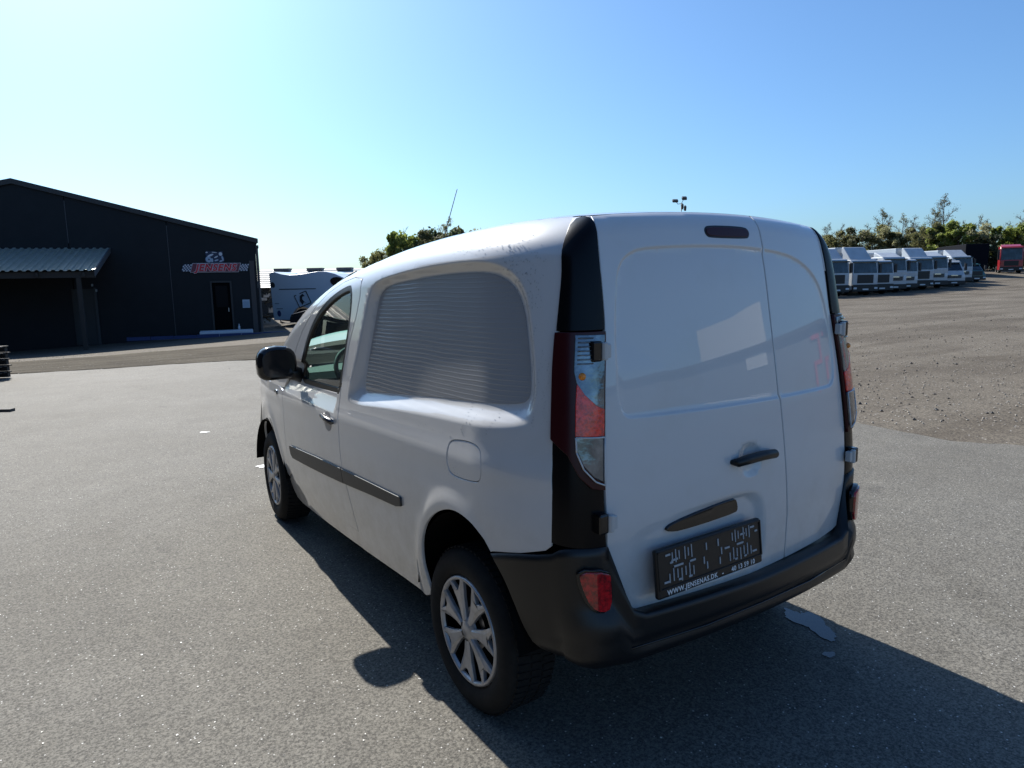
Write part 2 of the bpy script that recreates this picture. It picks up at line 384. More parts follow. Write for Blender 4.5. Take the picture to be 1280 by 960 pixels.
m_drop = M('water', (.56, .56, .56), .03, spec=1.0, coat=1)

van = empty('delivery_van', (0, 0, 0), 0, 'white panel delivery van with black bumper and blanked side panel in the foreground', 'van')

# ---- outlines in (y, z) on the flank
rec_o = [(1.70,1.075),(1.60,1.26),(1.51,1.48),(1.485,1.565),(1.44,1.63),(1.36,1.662),(1.12,1.69),(.82,1.712),(.56,1.718),(.43,1.702),(.345,1.662),(.295,1.592),(.268,1.50),(.240,1.39),(.222,1.27),(.224,1.20),(.258,1.163),(.46,1.142),(.80,1.125),(1.24,1.098),(1.60,1.065)]
rec_i = [(1.545,1.15),(1.51,1.30),(1.455,1.49),(1.435,1.565),(1.40,1.605),(1.33,1.632),(1.12,1.652),(.82,1.672),(.56,1.676),(.45,1.66),(.38,1.62),(.335,1.55),(.312,1.47),(.29,1.38),(.276,1.30),(.278,1.258),(.31,1.236),(.46,1.223),(.80,1.20),(1.24,1.163),(1.50,1.138)]
rec_o = chaikin(rec_o, 2); rec_i = chaikin(rec_i, 2)
flap = chaikin([(.658,1.068),(.60,1.082),(.50,1.090),(.445,1.075),(.432,1.03),(.430,.99),(.445,.955),(.50,.945),(.60,.938),(.655,.945),(.672,.99),(.670,1.03)], 2)
def arch(cy, zc, ry, rz, a0, a1, n):
    return [(cy+ry*math.cos(R(a0+(a1-a0)*i/n)), zc+rz*math.sin(R(a0+(a1-a0)*i/n))) for i in range(n+1)]
E1 = ([.46,.80,.90,1.02,1.12,1.27,1.37,1.49,1.58,1.665,1.727,1.793,1.823,1.85,1.87], [.138,.138,.139,.148,.156,.170,.180,.188,.192,.198,.210,.233,.256,.292,.31])
door_r = [(1.70,.40),(1.713,.50),(1.735,.60),(1.775,.72),(1.786,.86),(1.788,1.02),(1.765,1.14),(1.717,1.27),(1.66,1.39),(1.607,1.49),(1.575,1.58),(1.575,1.64)]   # rear shut line
def spl(pts, n):
    a = np.arange(len(pts)); q = np.linspace(0, len(pts)-1, n)
    return [(float(x), float(z)) for x, z in zip(interp(a, [p[0] for p in pts], q), interp(a, [p[1] for p in pts], q))]
side_poly = ([(q[0]-.0045, q[1]) for q in door_r]+[(1.575,1.68),(1.60,float(H(1.6))-.014)] +
             [(y, float(H(y))-.014) for y in (1.4,1.2,1.0,.8,.6,.48,.40,.34,.31)] +
             [(.293,1.846)]+[(float(interp(*E1, z)), z) for z in (1.835,1.815,1.793,1.77,1.74,1.70,1.664,1.60,1.54,1.495,1.43,1.35,1.278,1.2,1.12,1.036,.95,.90,.84)]+[(.143,.806),(.160,.790),(.252,.760),(.378,.732)] +
             spl([(.385,.728),(.402,.748),(.430,.772),(.50,.806),(.593,.818),(.684,.800),(.778,.755),(.856,.69),(.910,.604),(.937,.507),(.938,.43),(.930,.375)], 44) +
             [(.945,.345),(.975,.333),(1.24,.325),(1.70,.300),(1.71,.31)])
k0 = len(side_poly)
def haunch(Q):
    """the flared lip round the arches and the shoulder over them"""
    y, z = Q[:, 0], Q[:, 1]; d = np.zeros(len(Q))
    for cy in (.64, 3.338):
        r = np.sqrt(((y-cy)/.33)**2+((z-.33)/.475)**2); d += .008*np.exp(-((r-1.04)/.10)**2)
    d += .006*np.exp(-((z-1.0+.03*(y-1))/.05)**2)
    return d
def side_fn(Q, off=0.0, rec=True):
    d = 0
    if rec:
        d = .036*ramp(Q, rec_o, rec_i)
        shoulder = np.clip((Q[:, 1]-.985)/.09, 0, 1)*(Q[:, 0] > 1.83)*np.clip((Q[:, 0]-1.83)/.03, 0, 1)*np.clip((2.82-Q[:, 0])/.1, 0, 1)*(Q[:, 1] < 1.2)
        d = d+.022*shoulder
    x = hw(Q[:, 0], Q[:, 1])-d+off+(haunch(Q) if rec else 0)
    return np.stack([-x, Q[:, 0], Q[:, 1]], 1)
win = chaikin([(1.688,1.612),(1.700,1.46),(1.745,1.30),(1.785,1.16),(1.80,1.115),(1.84,1.108),(2.40,1.095),(2.47,1.10),(2.455,1.14),(2.41,1.22),(2.32,1.35),(2.168,1.475),(1.95,1.565),(1.76,1.612)], 2)
wo = np.array(win); wc = wo.mean(0)
def grow(poly, g):
    n = len(poly); out = []
    a = sum(poly[i][0]*poly[(i+1) % n][1]-poly[(i+1) % n][0]*poly[i][1] for i in range(n)); s = 1 if a > 0 else -1
    for i in range(n):
        p0 = np.array(poly[i-1]); p1 = np.array(poly[i]); p2 = np.array(poly[(i+1) % n])
        t = (p1-p0)/(np.linalg.norm(p1-p0)+1e-9)+(p2-p1)/(np.linalg.norm(p2-p1)+1e-9); t /= np.linalg.norm(t)+1e-9
        out.append(tuple(p1+np.array([t[1], -t[0]])*g*s))
    return out
win_big = grow(win, .022)
door_poly = ([(q[0]+.0045, q[1]) for q in door_r] +
             [(1.60,1.662),(1.72,1.668),(1.86,1.648),(2.05,1.592),(2.25,1.50),(2.44,1.37),(2.58,1.23),(2.68,1.10),(2.76,1.03),(2.815,.98),(2.812,.84),(2.84,.66),(2.875,.52),(2.87,.44),(2.80,.385),(2.6,.378),(2.2,.383),(1.9,.393)])
m_seal = M('window_seal', (.008, .008, .008), .45)
arch_mir = []
for mir in (False, True):
    o = patch('side_panel', side_poly, side_fn, m_paint, van, holes=[flap], h=.02, extra=[rec_o, rec_i, grow(rec_o, -.012)] if not mir else [rec_o, rec_i], mirror=mir)
    patch('recess_panel', grow(rec_i, -.004), lambda Q: side_fn(Q, .0015), m_recess, van, h=.03, thick=.001, mirror=mir)  # thin sheet filling the recess, greyer than the panel around it
    patch('fuel_flap' if not mir else 'side_cover', grow(flap, -.0065), lambda Q: side_fn(Q, -.001), m_paint, van, h=.025, mirror=mir)
    d = patch('front_door', door_poly, side_fn, m_paint, van, holes=[win_big], h=.022, mirror=mir)
    patch('window_seal', win_big, lambda Q: side_fn(Q, -.002), m_seal, d, holes=[grow(win, -.004)], h=.022, mirror=mir)
    patch('window', win, lambda Q: side_fn(Q, -.014), m_glass, d, h=.03, thick=.004, mirror=mir)
    # roof rail and A-pillar above the door
    rail = [(1.578,1.66),(1.60,1.668),(1.72,1.674),(1.86,1.654),(2.05,1.598),(2.25,1.507),(2.445,1.377),(2.585,1.237),(2.685,1.107),(2.765,1.036),(2.80,1.01),(3.16,1.0),(3.2,1.06)]
    rail += [(y, float(H(y))-.014) for y in (3.1,2.95,2.8,2.65,2.5,2.35,2.2,2.0,1.8,1.65)]+[(1.607,float(H(1.607))-.014),(1.578,1.69)]
    patch('roof_rail', rail, lambda Q: side_fn(Q, 0, False), m_paint, van, h=.025, mirror=mir)
    # front wing
    wing = ([(2.806,.985),(2.820,.98),(2.818,.84),(2.846,.66),(2.880,.52),(2.880,.44),(2.95,.40),(2.99,.44)] +
            [(3.338+.352*math.cos(R(a)), .33+.40*math.sin(R(a))) for a in range(165, -6, -9)] +
            [(3.75,.33),(3.85,.40),(3.88,.70),(3.80,.95),(3.5,1.0),(3.2,1.005),(2.9,1.005)])
    wg = patch('front_wing', wing, side_fn, m_paint, van, h=.025, mirror=mir)
    tr_ = chaikin([(2.94,.95),(3.0,.948),(3.0,.975),(2.94,.977)], 2)
    patch('turn_signal', tr_, lambda Q: side_fn(Q, .008), m_clear, wg, h=.02, mirror=mir)
    # sill under the door
    sill = [(.955,.330),(1.24,.318),(1.70,.293),(1.72,.395),(1.9,.387),(2.2,.377),(2.6,.372),(2.80,.379),(2.87,.434),(2.94,.395),(2.985,.425),(2.97,.30),(2.93,.255),(2.82,.243),(2.41,.262),(1.7,.290)]
    sill = [(1.704,.297),(1.704,.392),(1.9,.387),(2.2,.377),(2.6,.372),(2.80,.379),(2.87,.434),(2.95,.392),(2.985,.42),(2.97,.30),(2.93,.255),(2.82,.243),(2.41,.262)]
    patch('sill', sill, lambda Q: side_fn(Q, -.004, False), m_paint, van, h=.025, thick=.08, mirror=mir)
    # rubbing strips
    for st in ([(1.072,.744),(1.40,.732),(1.765,.717),(1.757,.645),(1.40,.676),(1.125,.695),(1.075,.708)],
               [(1.773,.716),(2.2,.693),(2.71,.655),(2.735,.648),(2.730,.60),(2.70,.580),(2.2,.612),(1.765,.644)]):
        patch('rubbing_strip', st, lambda Q: side_fn(Q, .010), m_strip, van if st[0][0] < 1.1 else d, h=.03, mirror=mir)
    # handle cup and bar
    cup = [(1.945+.055*math.cos(a), .935+.05*math.sin(a)) for a in np.linspace(0, 2*math.pi, 20, endpoint=False)]
    patch('handle_recess', cup, lambda Q: side_fn(Q, .0015)+np.stack([.0*Q[:, 0], Q[:, 0]*0, Q[:, 0]*0], 1), M('cup_paint', (.25, .25, .26), .4), d, h=.02, thick=.001, mirror=mir)
    s = 1 if mir else -1
    b = MB(); b.tube([(s*(.897), 2.03, .958), (s*.918, 2.01, .957), (s*.922, 1.94, .95), (s*.918, 1.87, .945), (s*.897, 1.855, .944)], [.010, .013, .015, .015, .010], 10)
    b.build('door_handle', m_handle, d, True)
    # arch lining: a dark tunnel round each wheel
    for cy in (.64, 3.338):
        b = MB(); pr = [(cy+.385*math.cos(R(a)), .31+(.47 if cy < 1 else .41)*math.sin(R(a))) for a in range(8, 173, 9)]
        vs, fs = loft([[(s*.868, y, z) for y, z in pr], [(s*.55, y, z) for y, z in pr]]); b.add(vs, fs)
        b.add([(s*.55, y, z) for y, z in pr], [tuple(range(len(pr)))]); b.build('wheel_arch_liner', m_dark, van)

# ---- corner pillar with lamp: (t, z) from the flank edge to the rear door edge
E2 = ([.46,.645,.808,1.015,1.265,1.513,1.663,1.789,1.845], [.655,.656,.664,.664,.641,.611,.606,.597,.588])
def corner_fn(Q, off=0.0):
    t = Q[:, 0][:, None]; z = Q[:, 1]; e1 = interp(*E1, z)+.004; e2 = interp(*E2, z)+.005
    P0 = np.stack([-hw(e1, z), e1], 1); P2 = np.stack([-e2, yr(e2, z)], 1)
    P1 = np.stack([P0[:, 0]+.2*(P2[:, 0]-P0[:, 0]), P2[:, 1]-.004], 1)
    q = (1-t)**2*P0+2*t*(1-t)*P1+t*t*P2
    tg = 2*(1-t)*(P1-P0)+2*t*(P2-P1); n = np.stack([tg[:, 1], -tg[:, 0]], 1); n /= np.linalg.norm(n, axis=1)[:, None]+1e-9
    q = q+n*off
    return np.stack([q[:, 0], q[:, 1], z], 1)
def cpatch(name, poly, mat, parent, off=0.0, mir=False, h=.02, thick=.012, sm=0):
    # work in metres: t is scaled by the 0.2 m corner width
    k = .2; pl = [(a*k, b) for a, b in poly]
    if sm: pl = chaikin(pl, sm)
    return patch(name, pl, lambda Q: corner_fn(np.stack([Q[:, 0]/k, Q[:, 1]], 1), off), mat, parent, h=h, thick=thick, mirror=mir)
for mir in (False, True):
    cpatch('upper_corner_trim', [(.03,1.485),(.97,1.485),(.97,1.79),(.95,1.818),(.82,1.837),(.5,1.844),(.2,1.838),(.05,1.817),(.03,1.775)], m_pillar, van, .006, mir)
    cpatch('lower_corner_trim', [(.02,.82),(.98,.80),(.98,1.478),(.02,1.478)], m_pillar, van, .0, mir)
    cpatch('corner_panel', [(0,1.66),(1,1.66),(1,1.842),(0,1.843)], m_paint, van, .001, mir)
    lamp = cpatch('tail_lamp', [(.02,1.478),(.97,1.478),(.97,.988),(.75,1.0),(.53,1.04),(.33,1.105),(.02,1.15)], m_redd, van, .012, mir, sm=0)
    cpatch('indicator_lens', [(.42,1.47),(.93,1.468),(.93,1.243),(.80,1.255),(.60,1.29),(.47,1.325),(.42,1.36)], m_clear, lamp, .017, mir, thick=.006, h=.012)
    b = cpatch('brake_lens', [(.47,1.322),(.60,1.287),(.80,1.252),(.93,1.240),(.93,1.160),(.46,1.165),(.46,1.25)], m_redb, lamp, .0185, mir, thick=.006, h=.012)
    cpatch('reversing_lens', [(.47,1.158),(.925,1.152),(.925,1.018),(.78,1.035),(.60,1.075),(.49,1.12)], m_clear, lamp, .018, mir, thick=.006, h=.012)
    for a, c in (((.46,1.161),(.935,1.155)), ((.935,1.155),(.935,1.006)), ((.935,1.006),(.78,1.022)), ((.78,1.022),(.59,1.063)), ((.59,1.063),(.475,1.115)), ((.475,1.115),(.46,1.161))):
        pts = corner_fn(np.array([[a[0]+(c[0]-a[0])*i/4, a[1]+(c[1]-a[1])*i/4] for i in range(5)]), .021)*([-1,1,1] if mir else [1,1,1])
        MB().tube(pts, .0028, 5).build('lens_rim', m_clearrim, lamp, True)
    cpatch('lamp_edge', [(.93,.990),(.97,.985),(.75,.994),(.53,1.034),(.33,1.10),(.40,1.15),(.44,1.12),(.57,1.052),(.76,1.016),(.93,1.003)][:10], m_redb, lamp, .016, mir, thick=.004, h=.01) if False else None
    for i, (t, z, m_) in enumerate([(.55,1.345,m_amber)]):
        p = corner_fn(np.array([[t, z]]), .016)[0]*([-1,1,1] if mir else [1,1,1])
        bm = bmesh.new(); bmesh.ops.create_uvsphere(bm, u_segments=12, v_segments=8, radius=.012); me = bpy.data.meshes.new('bulb'); bm.to_mesh(me); bm.free()
        me.materials.append(m_); o = bpy.data.objects.new('bulb', me); link(o, lamp); o.location = p
    for i in range(7):     # reflector fins in the upper lens
        z = 1.462-.013*i
        pts = corner_fn(np.array([[.46+.26*k/4, z] for k in range(5)]), .021)*([-1,1,1] if mir else [1,1,1])
        MB().tube(pts, .0022, 4).build('reflector_fin', m_clear, lamp, True)

# ---- rear doors in (x, z)
pan = chaikin([(-.600,1.20),(-.592,1.40),(-.565,1.60),(-.545,1.68),(-.50,1.725),(-.42,1.748),(-.07,1.757),(.16,1.748),(.36,1.725),(.50,1.665),(.575,1.57),(.610,1.40),(.612,1.24),(.585,1.19),(.52,1.183),(0,1.185),(-.5,1.192)], 2)
pan_i = grow(pan, -.012)
pr_o = chaikin([(-.60,.60),(-.60,.80),(-.53,.845),(-.30,.875),(-.05,.885),(.06,.86),(.085,.78),(.09,.60),(.03,.572),(-.5,.572)], 2)
pr_i = chaikin([(-.535,.61),(-.535,.78),(-.50,.81),(-.30,.835),(-.06,.845),(.00,.825),(.025,.76),(.03,.61),(0,.60),(-.5,.60)], 2)
hc = (-.012, .985)
def rear_fn(Q, off=0.0):
    x, z = Q[:, 0], Q[:, 1]
    d = .0075*ramp(Q, pan, pan_i)*np.clip(.35+.65*np.clip((x+.60)/.22, 0, 1)+np.clip((z-1.35)/.2, 0, 1), 0, 1)
    d = d+.020*ramp(Q, pr_o, pr_i)*np.clip((x+.56)/.45, .25, 1)
    r = np.sqrt((x-hc[0])**2+(z-hc[1])**2); d = d+.014*np.clip(1-(r/.062)**4, 0, 1)
    return np.stack([x, yr(x, z)+d-off, z], 1)
def topz(x): return float(ztop(x))-.004
dl = ([(-.588,topz(.588)-.002),(-.597,1.789),(-.606,1.663),(-.611,1.513),(-.641,1.265),(-.664,1.015),(-.664,.808),(-.656,.645),(-.645,.585),(-.62,.550),(-.575,.538),(-.364,.541),(-.085,.552),(.201,.562),(.209,.744),(.200,.872),(.189,1.058),(.182,1.20),(.176,1.478),(.170,topz(.170))] +
      [(x, topz(x)) for x in (.1,0,-.1,-.2,-.3,-.4,-.5)])
dr = ([(.181,topz(.181)),(.187,1.478),(.193,1.20),(.200,1.058),(.211,.872),(.220,.744),(.212,.562),(.45,.572),(.575,.585),(.63,.60),(.656,.645),(.664,.808),(.664,1.015),(.641,1.265),(.611,1.513),(.606,1.663),(.597,1.789),(.588,topz(.588)-.002)] +
      [(x, topz(x)) for x in (.5,.4,.3)])
ring = [grow(pan, .002), pan_i, grow(pan, -.006), pr_o, pr_i, [(hc[0]+.062*math.cos(a), hc[1]+.062*math.sin(a)) for a in np.linspace(0, 6.28, 40)], [(hc[0]+.045*math.cos(a), hc[1]+.045*math.sin(a)) for a in np.linspace(0, 6.28, 40)]]
rdl = patch('left_rear_door', dl, rear_fn, m_paint, van, h=.02, extra=ring)
rdr = patch('right_rear_door', dr, rear_fn, m_paint, van, h=.02, extra=ring[:3])
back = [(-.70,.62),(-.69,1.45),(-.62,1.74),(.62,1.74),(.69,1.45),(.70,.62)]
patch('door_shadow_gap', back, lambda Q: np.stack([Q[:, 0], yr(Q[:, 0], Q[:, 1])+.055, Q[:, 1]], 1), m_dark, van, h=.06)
def rp(x, z, off=0.0): return Vector(rear_fn(np.array([[x, z]]), off)[0])
# handle, number-plate lamp housing, brake lamp, hinges
b = MB(); b.tube([rp(-.115, .992, -.002), rp(-.108, .994, .022), rp(-.05, .997, .034), rp(.03, 1.0, .036), rp(.09, .998, .030), rp(.118, .996, .012)], [.008,.016,.018,.018,.017,.010], 12); b.build('door_handle', m_black, rdl, True)
slot = chaikin([(-.436,.815),(-.40,.828),(-.25,.845),(-.10,.852),(-.082,.845),(-.075,.815),(-.085,.803),(-.20,.800),(-.37,.798),(-.42,.805)], 1)
patch('plate_lamp_housing', slot, lambda Q: rear_fn(Q, .012), m_gloss, rdl, h=.02, thick=.03)
bl = chaikin([(-.128,1.806),(-.125,1.792),(-.11,1.786),(.085,1.786),(.098,1.792),(.10,1.804),(.085,1.816),(-.11,1.816)], 2)
patch('high_brake_lamp', bl, lambda Q: rear_fn(Q, .006), m_redd, rdl, h=.015)
patch('brake_lamp_bezel', grow(bl, .006), lambda Q: rear_fn(Q, .0025), m_black, rdl, h=.015)
for mir in (False, True):
    s = 1 if mir else -1
    for z in (1.42, .887):
        b = MB(); q = rp(-.64 if z > 1 else -.665, z); y0 = q.y
        b.tube([(q.x-.012, y0-.030, z-.028), (q.x-.012, y0-.030, z+.028)], .011, 10)
        b.box(q.x-.010, q.x+.014, y0-.034, y0-.010, z-.022, z+.022)
        o = b.build('hinge', m_hinge, rdl if not mir else rdr, False, .004)
        b2 = MB(); b2.box(q.x-.055, q.x-.018, y0-.030, y0+.03, z-.032, z+.032); o2 = b2.build('hinge_mount', m_gloss, van, False, .006)
        if mir:
            for oo in (o, o2):
                oo.data.transform(Matrix.Scale(-1, 4, (1, 0, 0))); oo.data.flip_normals()

# ---- number-plate holder
ph = empty('number_plate_holder'); ph.parent = rdl
xc, zc = -.256, .690
ph.matrix_local = Matrix.Translation((xc, rp(xc, .69).y-.052, zc)) @ Matrix.Rotation(R(-6.5), 4, 'X')
b = MB(); hwid, hh = .266, .082
b.prism(chaikin([(-hwid,-hh),(hwid,-hh),(hwid,hh),(-hwid,hh)], 0), lambda a, c: (a, .0, c), lambda a, c: (a, .022, c))
b.build('holder_frame', m_black, ph, False, .008, 3)
for (x0, x1, z0, z1) in ((-hwid+.004, hwid-.004, hh-.012, hh-.006), (-hwid+.004, hwid-.004, -hh+.030, -hh+.034), (-hwid+.004, -hwid+.010, -hh+.03, hh-.006), (hwid-.010, hwid-.004, -hh+.03, hh-.006)):
    MB().box(x0, x1, -.004, .0005, z0, z1).build('frame_lip', m_black, ph, False, .001, 1)
slots = []
for s in (-1, 1):
    c = s*.150
    for i in range(6): slots.append((c-.045+.016*i+(.012 if i > 2 else 0), .004, .048, .014+(.008 if i % 2 else 0)))     # x, w, z centre, half height
    for i in range(7): slots.append((c-.062+.019*i, .004, -.018+(.006 if i % 3 else -.002), .015+(.006 if i % 2 else 0)))
bars = [(-.215,.022,.058),(-.20,.014,.030),(-.185,.030,.036),(-.168,.044,.014),(-.100,.028,.014),(-.225,.026,-.030),(-.165,.014,-.034),(-.115,.016,-.036),
        (.075,.026,.016),(.145,.036,.016),(.12,.012,-.034),(.17,.012,-.034),(.160,.024,.046),(.215,.022,.060),(.235,.014,.042),(.222,.024,-.028)]
b = MB()
for x, w_, z, h_ in slots: b.box(x-w_/2, x+w_/2, -.0022, .001, z-h_, z+h_)
for x, w_, z in bars: b.box(x-w_/2, x+w_/2, -.0022, .001, z-.0032, z+.0032)
for x, z in ((-.03, .045), (.03, .045), (-.03, -.02), (.035, -.02), (-.045, 0), (.045, .012)): b.box(x-.0025, x+.0025, -.0022, .001, z-.012, z+.012)
b.build('holder_slots', M('slot_light', (.36, .38, .40), .5), ph); ph.children[-1]['kind'] = 'stuff'
text_mesh('plate_text', 'WWW.JENSENAS.DK', .024, m_white, ph, Matrix.Translation((-.105, -.0012, -.0665)) @ Matrix.Rotation(R(90), 4, 'X'), offset=.0006, spacing=1.12)
text_mesh('plate_text', '-', .026, m_white, ph, Matrix.Translation((.045, -.0012, -.0665)) @ Matrix.Rotation(R(90), 4, 'X'), offset=.0008)
text_mesh('plate_text', '40 13 59 10', .024, m_white, ph, Matrix.Translation((.155, -.0012, -.0665)) @ Matrix.Rotation(R(90), 4, 'X'), offset=.0006, spacing=1.1)

# ---- rear bumper: columns from one rear arch round to the other
def plan(z):
    pts = []; yf = float(interp([.30,.40,.44,.49,.566,.655,.728,.80], [.16,.20,.232,.26,.288,.329,.385,.41], z)) 
    yf = max(yf, .16)
    for i in range(7):
        y = yf+(.139-yf)*i/6; pts.append((-(float(hw(y, z))), y, 0.0))
    Q = corner_fn(np.array([[t, max(z, .47)] for t in (.12,.25,.4,.55,.7,.85,1.0)]))
    for i, q in enumerate(Q): pts.append((q[0]+(.0 if z > .47 else 0), q[1], .05*((i+1)/7)**1.3))
    return pts
NR = 26
def col_pts():
    cols = []
    nside = 14
    for k in range(nside):
        zt = float(interp([0,3,6,7,11,13], [.722,.752,.780,.795,.806,.800], k)) if k <= 13 else .8
        zb = .40-.015*(k/13)
        col = []
        for zi in np.linspace(0, 1, 15):
            z = zb+(zt-zb)*zi; p = plan(z)[k]; off = .006+p[2]*(1.0 if z < .56 else max(0, 1-(z-.56)/.05))
            off -= .05*max(0, (.44-z)/.05)**1.5; off -= .010*math.exp(-((z-.47)/.012)**2)*(1 if k > 5 else 0)
            # outward direction: blends from -x to -y
            a = R(90)*min(1, max(0, (k-5)/7))
            col.append((p[0]-math.cos(a)*off, p[1]-math.sin(a)*off, z))
        a = R(90)*min(1, max(0, (k-5)/7)); l = col[-1]; col.append((l[0]+math.cos(a)*.03, l[1]+math.sin(a)*.03, l[2]))
        cols.append(col)
    for i in range(1, NR):
        x = -.66+1.32*i/NR; col = []; zt = .552+.02*abs(x)
        if abs(x) > .58: zt = .575+.02*abs(x)
        for zi in np.linspace(0, 1, 13):
            zb = .385; z = zb+(zt-zb)*zi; off = .056-.05*max(0, (.43-z)/.045)**1.5-.010*math.exp(-((z-.47)/.012)**2)
            col.append((x, float(yr(x, .6))-off, z))
        y = float(yr(x, .6)); col.append((x, y-.045, zt+.006)); col.append((x, y-.004, zt+.004)); col.append((x, y+.03, zt-.01)); cols.append(col)
    for k in range(nside-1, -1, -1): cols.append([(-a, b_, c) for a, b_, c in cols[k]])
    return cols
vs, fs = loft(col_pts())
bp_ = MB(); bp_.add(vs, fs); bmp = bp_.build('rear_bumper', m_black, van, True)
# tread plate line and low trim
MB().tube([(-.62, -.012, .462), (-.3, -.048, .460), (0, -.054, .460), (.3, -.048, .460), (.62, -.012, .462)], .0035, 6).build('bumper_crease', m_gloss, bmp, True)
for mir in (False, True):
    k = .2
    pl = [(.46*k,.742),(.93*k,.732),(.94*k,.70),(.94*k,.615),(.80*k,.605),(.62*k,.628),(.50*k,.69)]
    def rf(Q, o=.0):
        c = corner_fn(np.stack([Q[:, 0]/k, Q[:, 1]], 1), 0); c[:, 1] -= (.010+.045*(Q[:, 0]/k))*.72+.004+o; c[:, 0] -= .012; return c
    rf_ = patch('reflector', chaikin(pl, 1), rf, m_redg, bmp, h=.012, thick=.03, mirror=mir)
    patch('reflector_bezel', grow(chaikin(pl, 1), .007), lambda Q: rf(Q, -.008), m_gloss, bmp, h=.015, thick=.02, mirror=mir)

# ---- roof, windscreen, bonnet, front end
ys = [.215,.262,.30,.35,.42,.55,.7,.9,1.1,1.3,1.5,1.7,1.9,2.05,2.2]
rows = []
def edge_x(y): return float(hw(y, float(H(y))-.015))
nx = 24
for i, y in enumerate(ys):
    r = []; ex = edge_x(max(y, .30)) if i else .592
    for k in range(nx+1):
        a = -1+2*k/nx; x = a*ex; zc = float(H(y))+.028*min(1, (y-.1)/.5)*0+.03
        ze = float(H(y))-.015
        z = ze+(zc-ze)*(1-abs(a)**2.6)
        yy = y
        if i == 0: z = float(ztop(x))-.003; yy = float(yr(x, z))
        elif y < .5:
            f = (y-.215)/.285; z = float(ztop(x*.95))*(1-f)+z*f+.004*math.sin(f*3.14); z = min(z, ze+.02*0+(z-ze)) if abs(a) < 1 else ze
            if i == 1: yy = y-.012*(1-abs(a))
        r.append((x, yy, z))
    rows.append(r)
vs, fs = loft(rows); mk('roof', vs, fs, m_paint, van, True)
def band(name, ys, mat, cz, fy):
    rows = []
    for y in ys:
        ex = edge_x(y); r = []
        for k in range(nx+1):
            a = -1+2*k/nx; f = 1-abs(a)**2.2; r.append((a*ex, y+fy(y)*f, float(H(y))-.015+cz(y)*f))
        rows.append(r)
    vs, fs = loft(rows); return mk(name, vs, fs, mat, van, True)
band('windscreen', [2.2,2.35,2.5,2.65,2.8,2.95,3.1,3.14], m_glass, lambda y: .045+.0*y, lambda y: .26*(y-2.2))
bz = [(3.14,1.185,.70),(3.3,1.12,.74),(3.5,1.07,.745),(3.7,1.01,.735),(3.9,.93,.68),(4.02,.84,.62),(4.10,.74,.60)]
rows = []
for y, z, ex in bz:
    rows.append([(ex*(-1+2*k/16), y+.18*(1-abs(-1+2*k/16)**2), z+.03*(1-abs(-1+2*k/16)**3)) for k in range(17)])
vs, fs = loft(rows); mk('bonnet', vs, fs, m_paint, van, True)
for s in (-1, 1):   # bonnet shoulders down to the wings
    rows = []
    for y, z, ex in bz:
        xw = float(hw(min(y, 3.88), .98)) if y < 3.9 else ex+.02
        zw = min(z-.02, .999 if y < 3.55 else z-.05)
        rows.append([(s*ex, y, z), (s*(ex+xw)/2+s*.01, y, z*.55+zw*.45), (s*xw, y, zw)])
    vs, fs = loft(rows); mk('wing_top', vs, fs, m_paint, van, True)
rows = []
for z, o in ((.28,-.05),(.34,0),(.45,.03),(.58,.03),(.68,.0),(.75,-.02)):
    rows.append([(math.sin(a)*(.775+.3*o), 3.78+(.44+o)*math.cos(a)**.6 if math.cos(a) > 1e-6 else 3.78, z) for a in np.linspace(-math.pi/2, math.pi/2, 25)])
vs, fs = loft(rows); mk('front_bumper', vs, fs, m_black, van, True)
for s in (-1, 1):
    b = MB(); b.prism([(3.80,.72),(3.80,.96),(3.88,.93),(4.02,.82),(4.09,.72)], lambda y, z: (s*.48, y, z), lambda y, z: (s*.73, y-.14, z)); b.build('headlight', m_clear, van, False, .02)
for i in range(4):
    MB().box(-.42, .42, 4.16, 4.20, .50+.05*i, .52+.05*i).build('grille_bar', m_gloss, van)
# black A-pillar trim line along the windscreen edge
for s in (-1, 1):
    pts = [(s*(edge_x(y)+.004), y, float(H(y))-.012) for y in np.linspace(1.95, 3.12, 16)]
    MB().tube(pts, [.003]+[.006]*14+[.003], 6).build('windscreen_seal', m_seal, van, True)
# antenna
MB().tube([(0, 2.48-.02, 1.66), (0, 2.11, 2.18)], [.004, .0022], 6).build('antenna', m_black, van, True)
MB().tube([(0, 2.53, 1.60), (0, 2.44, 1.685)], [.02, .008], 10).build('antenna_base', m_black, van, True)

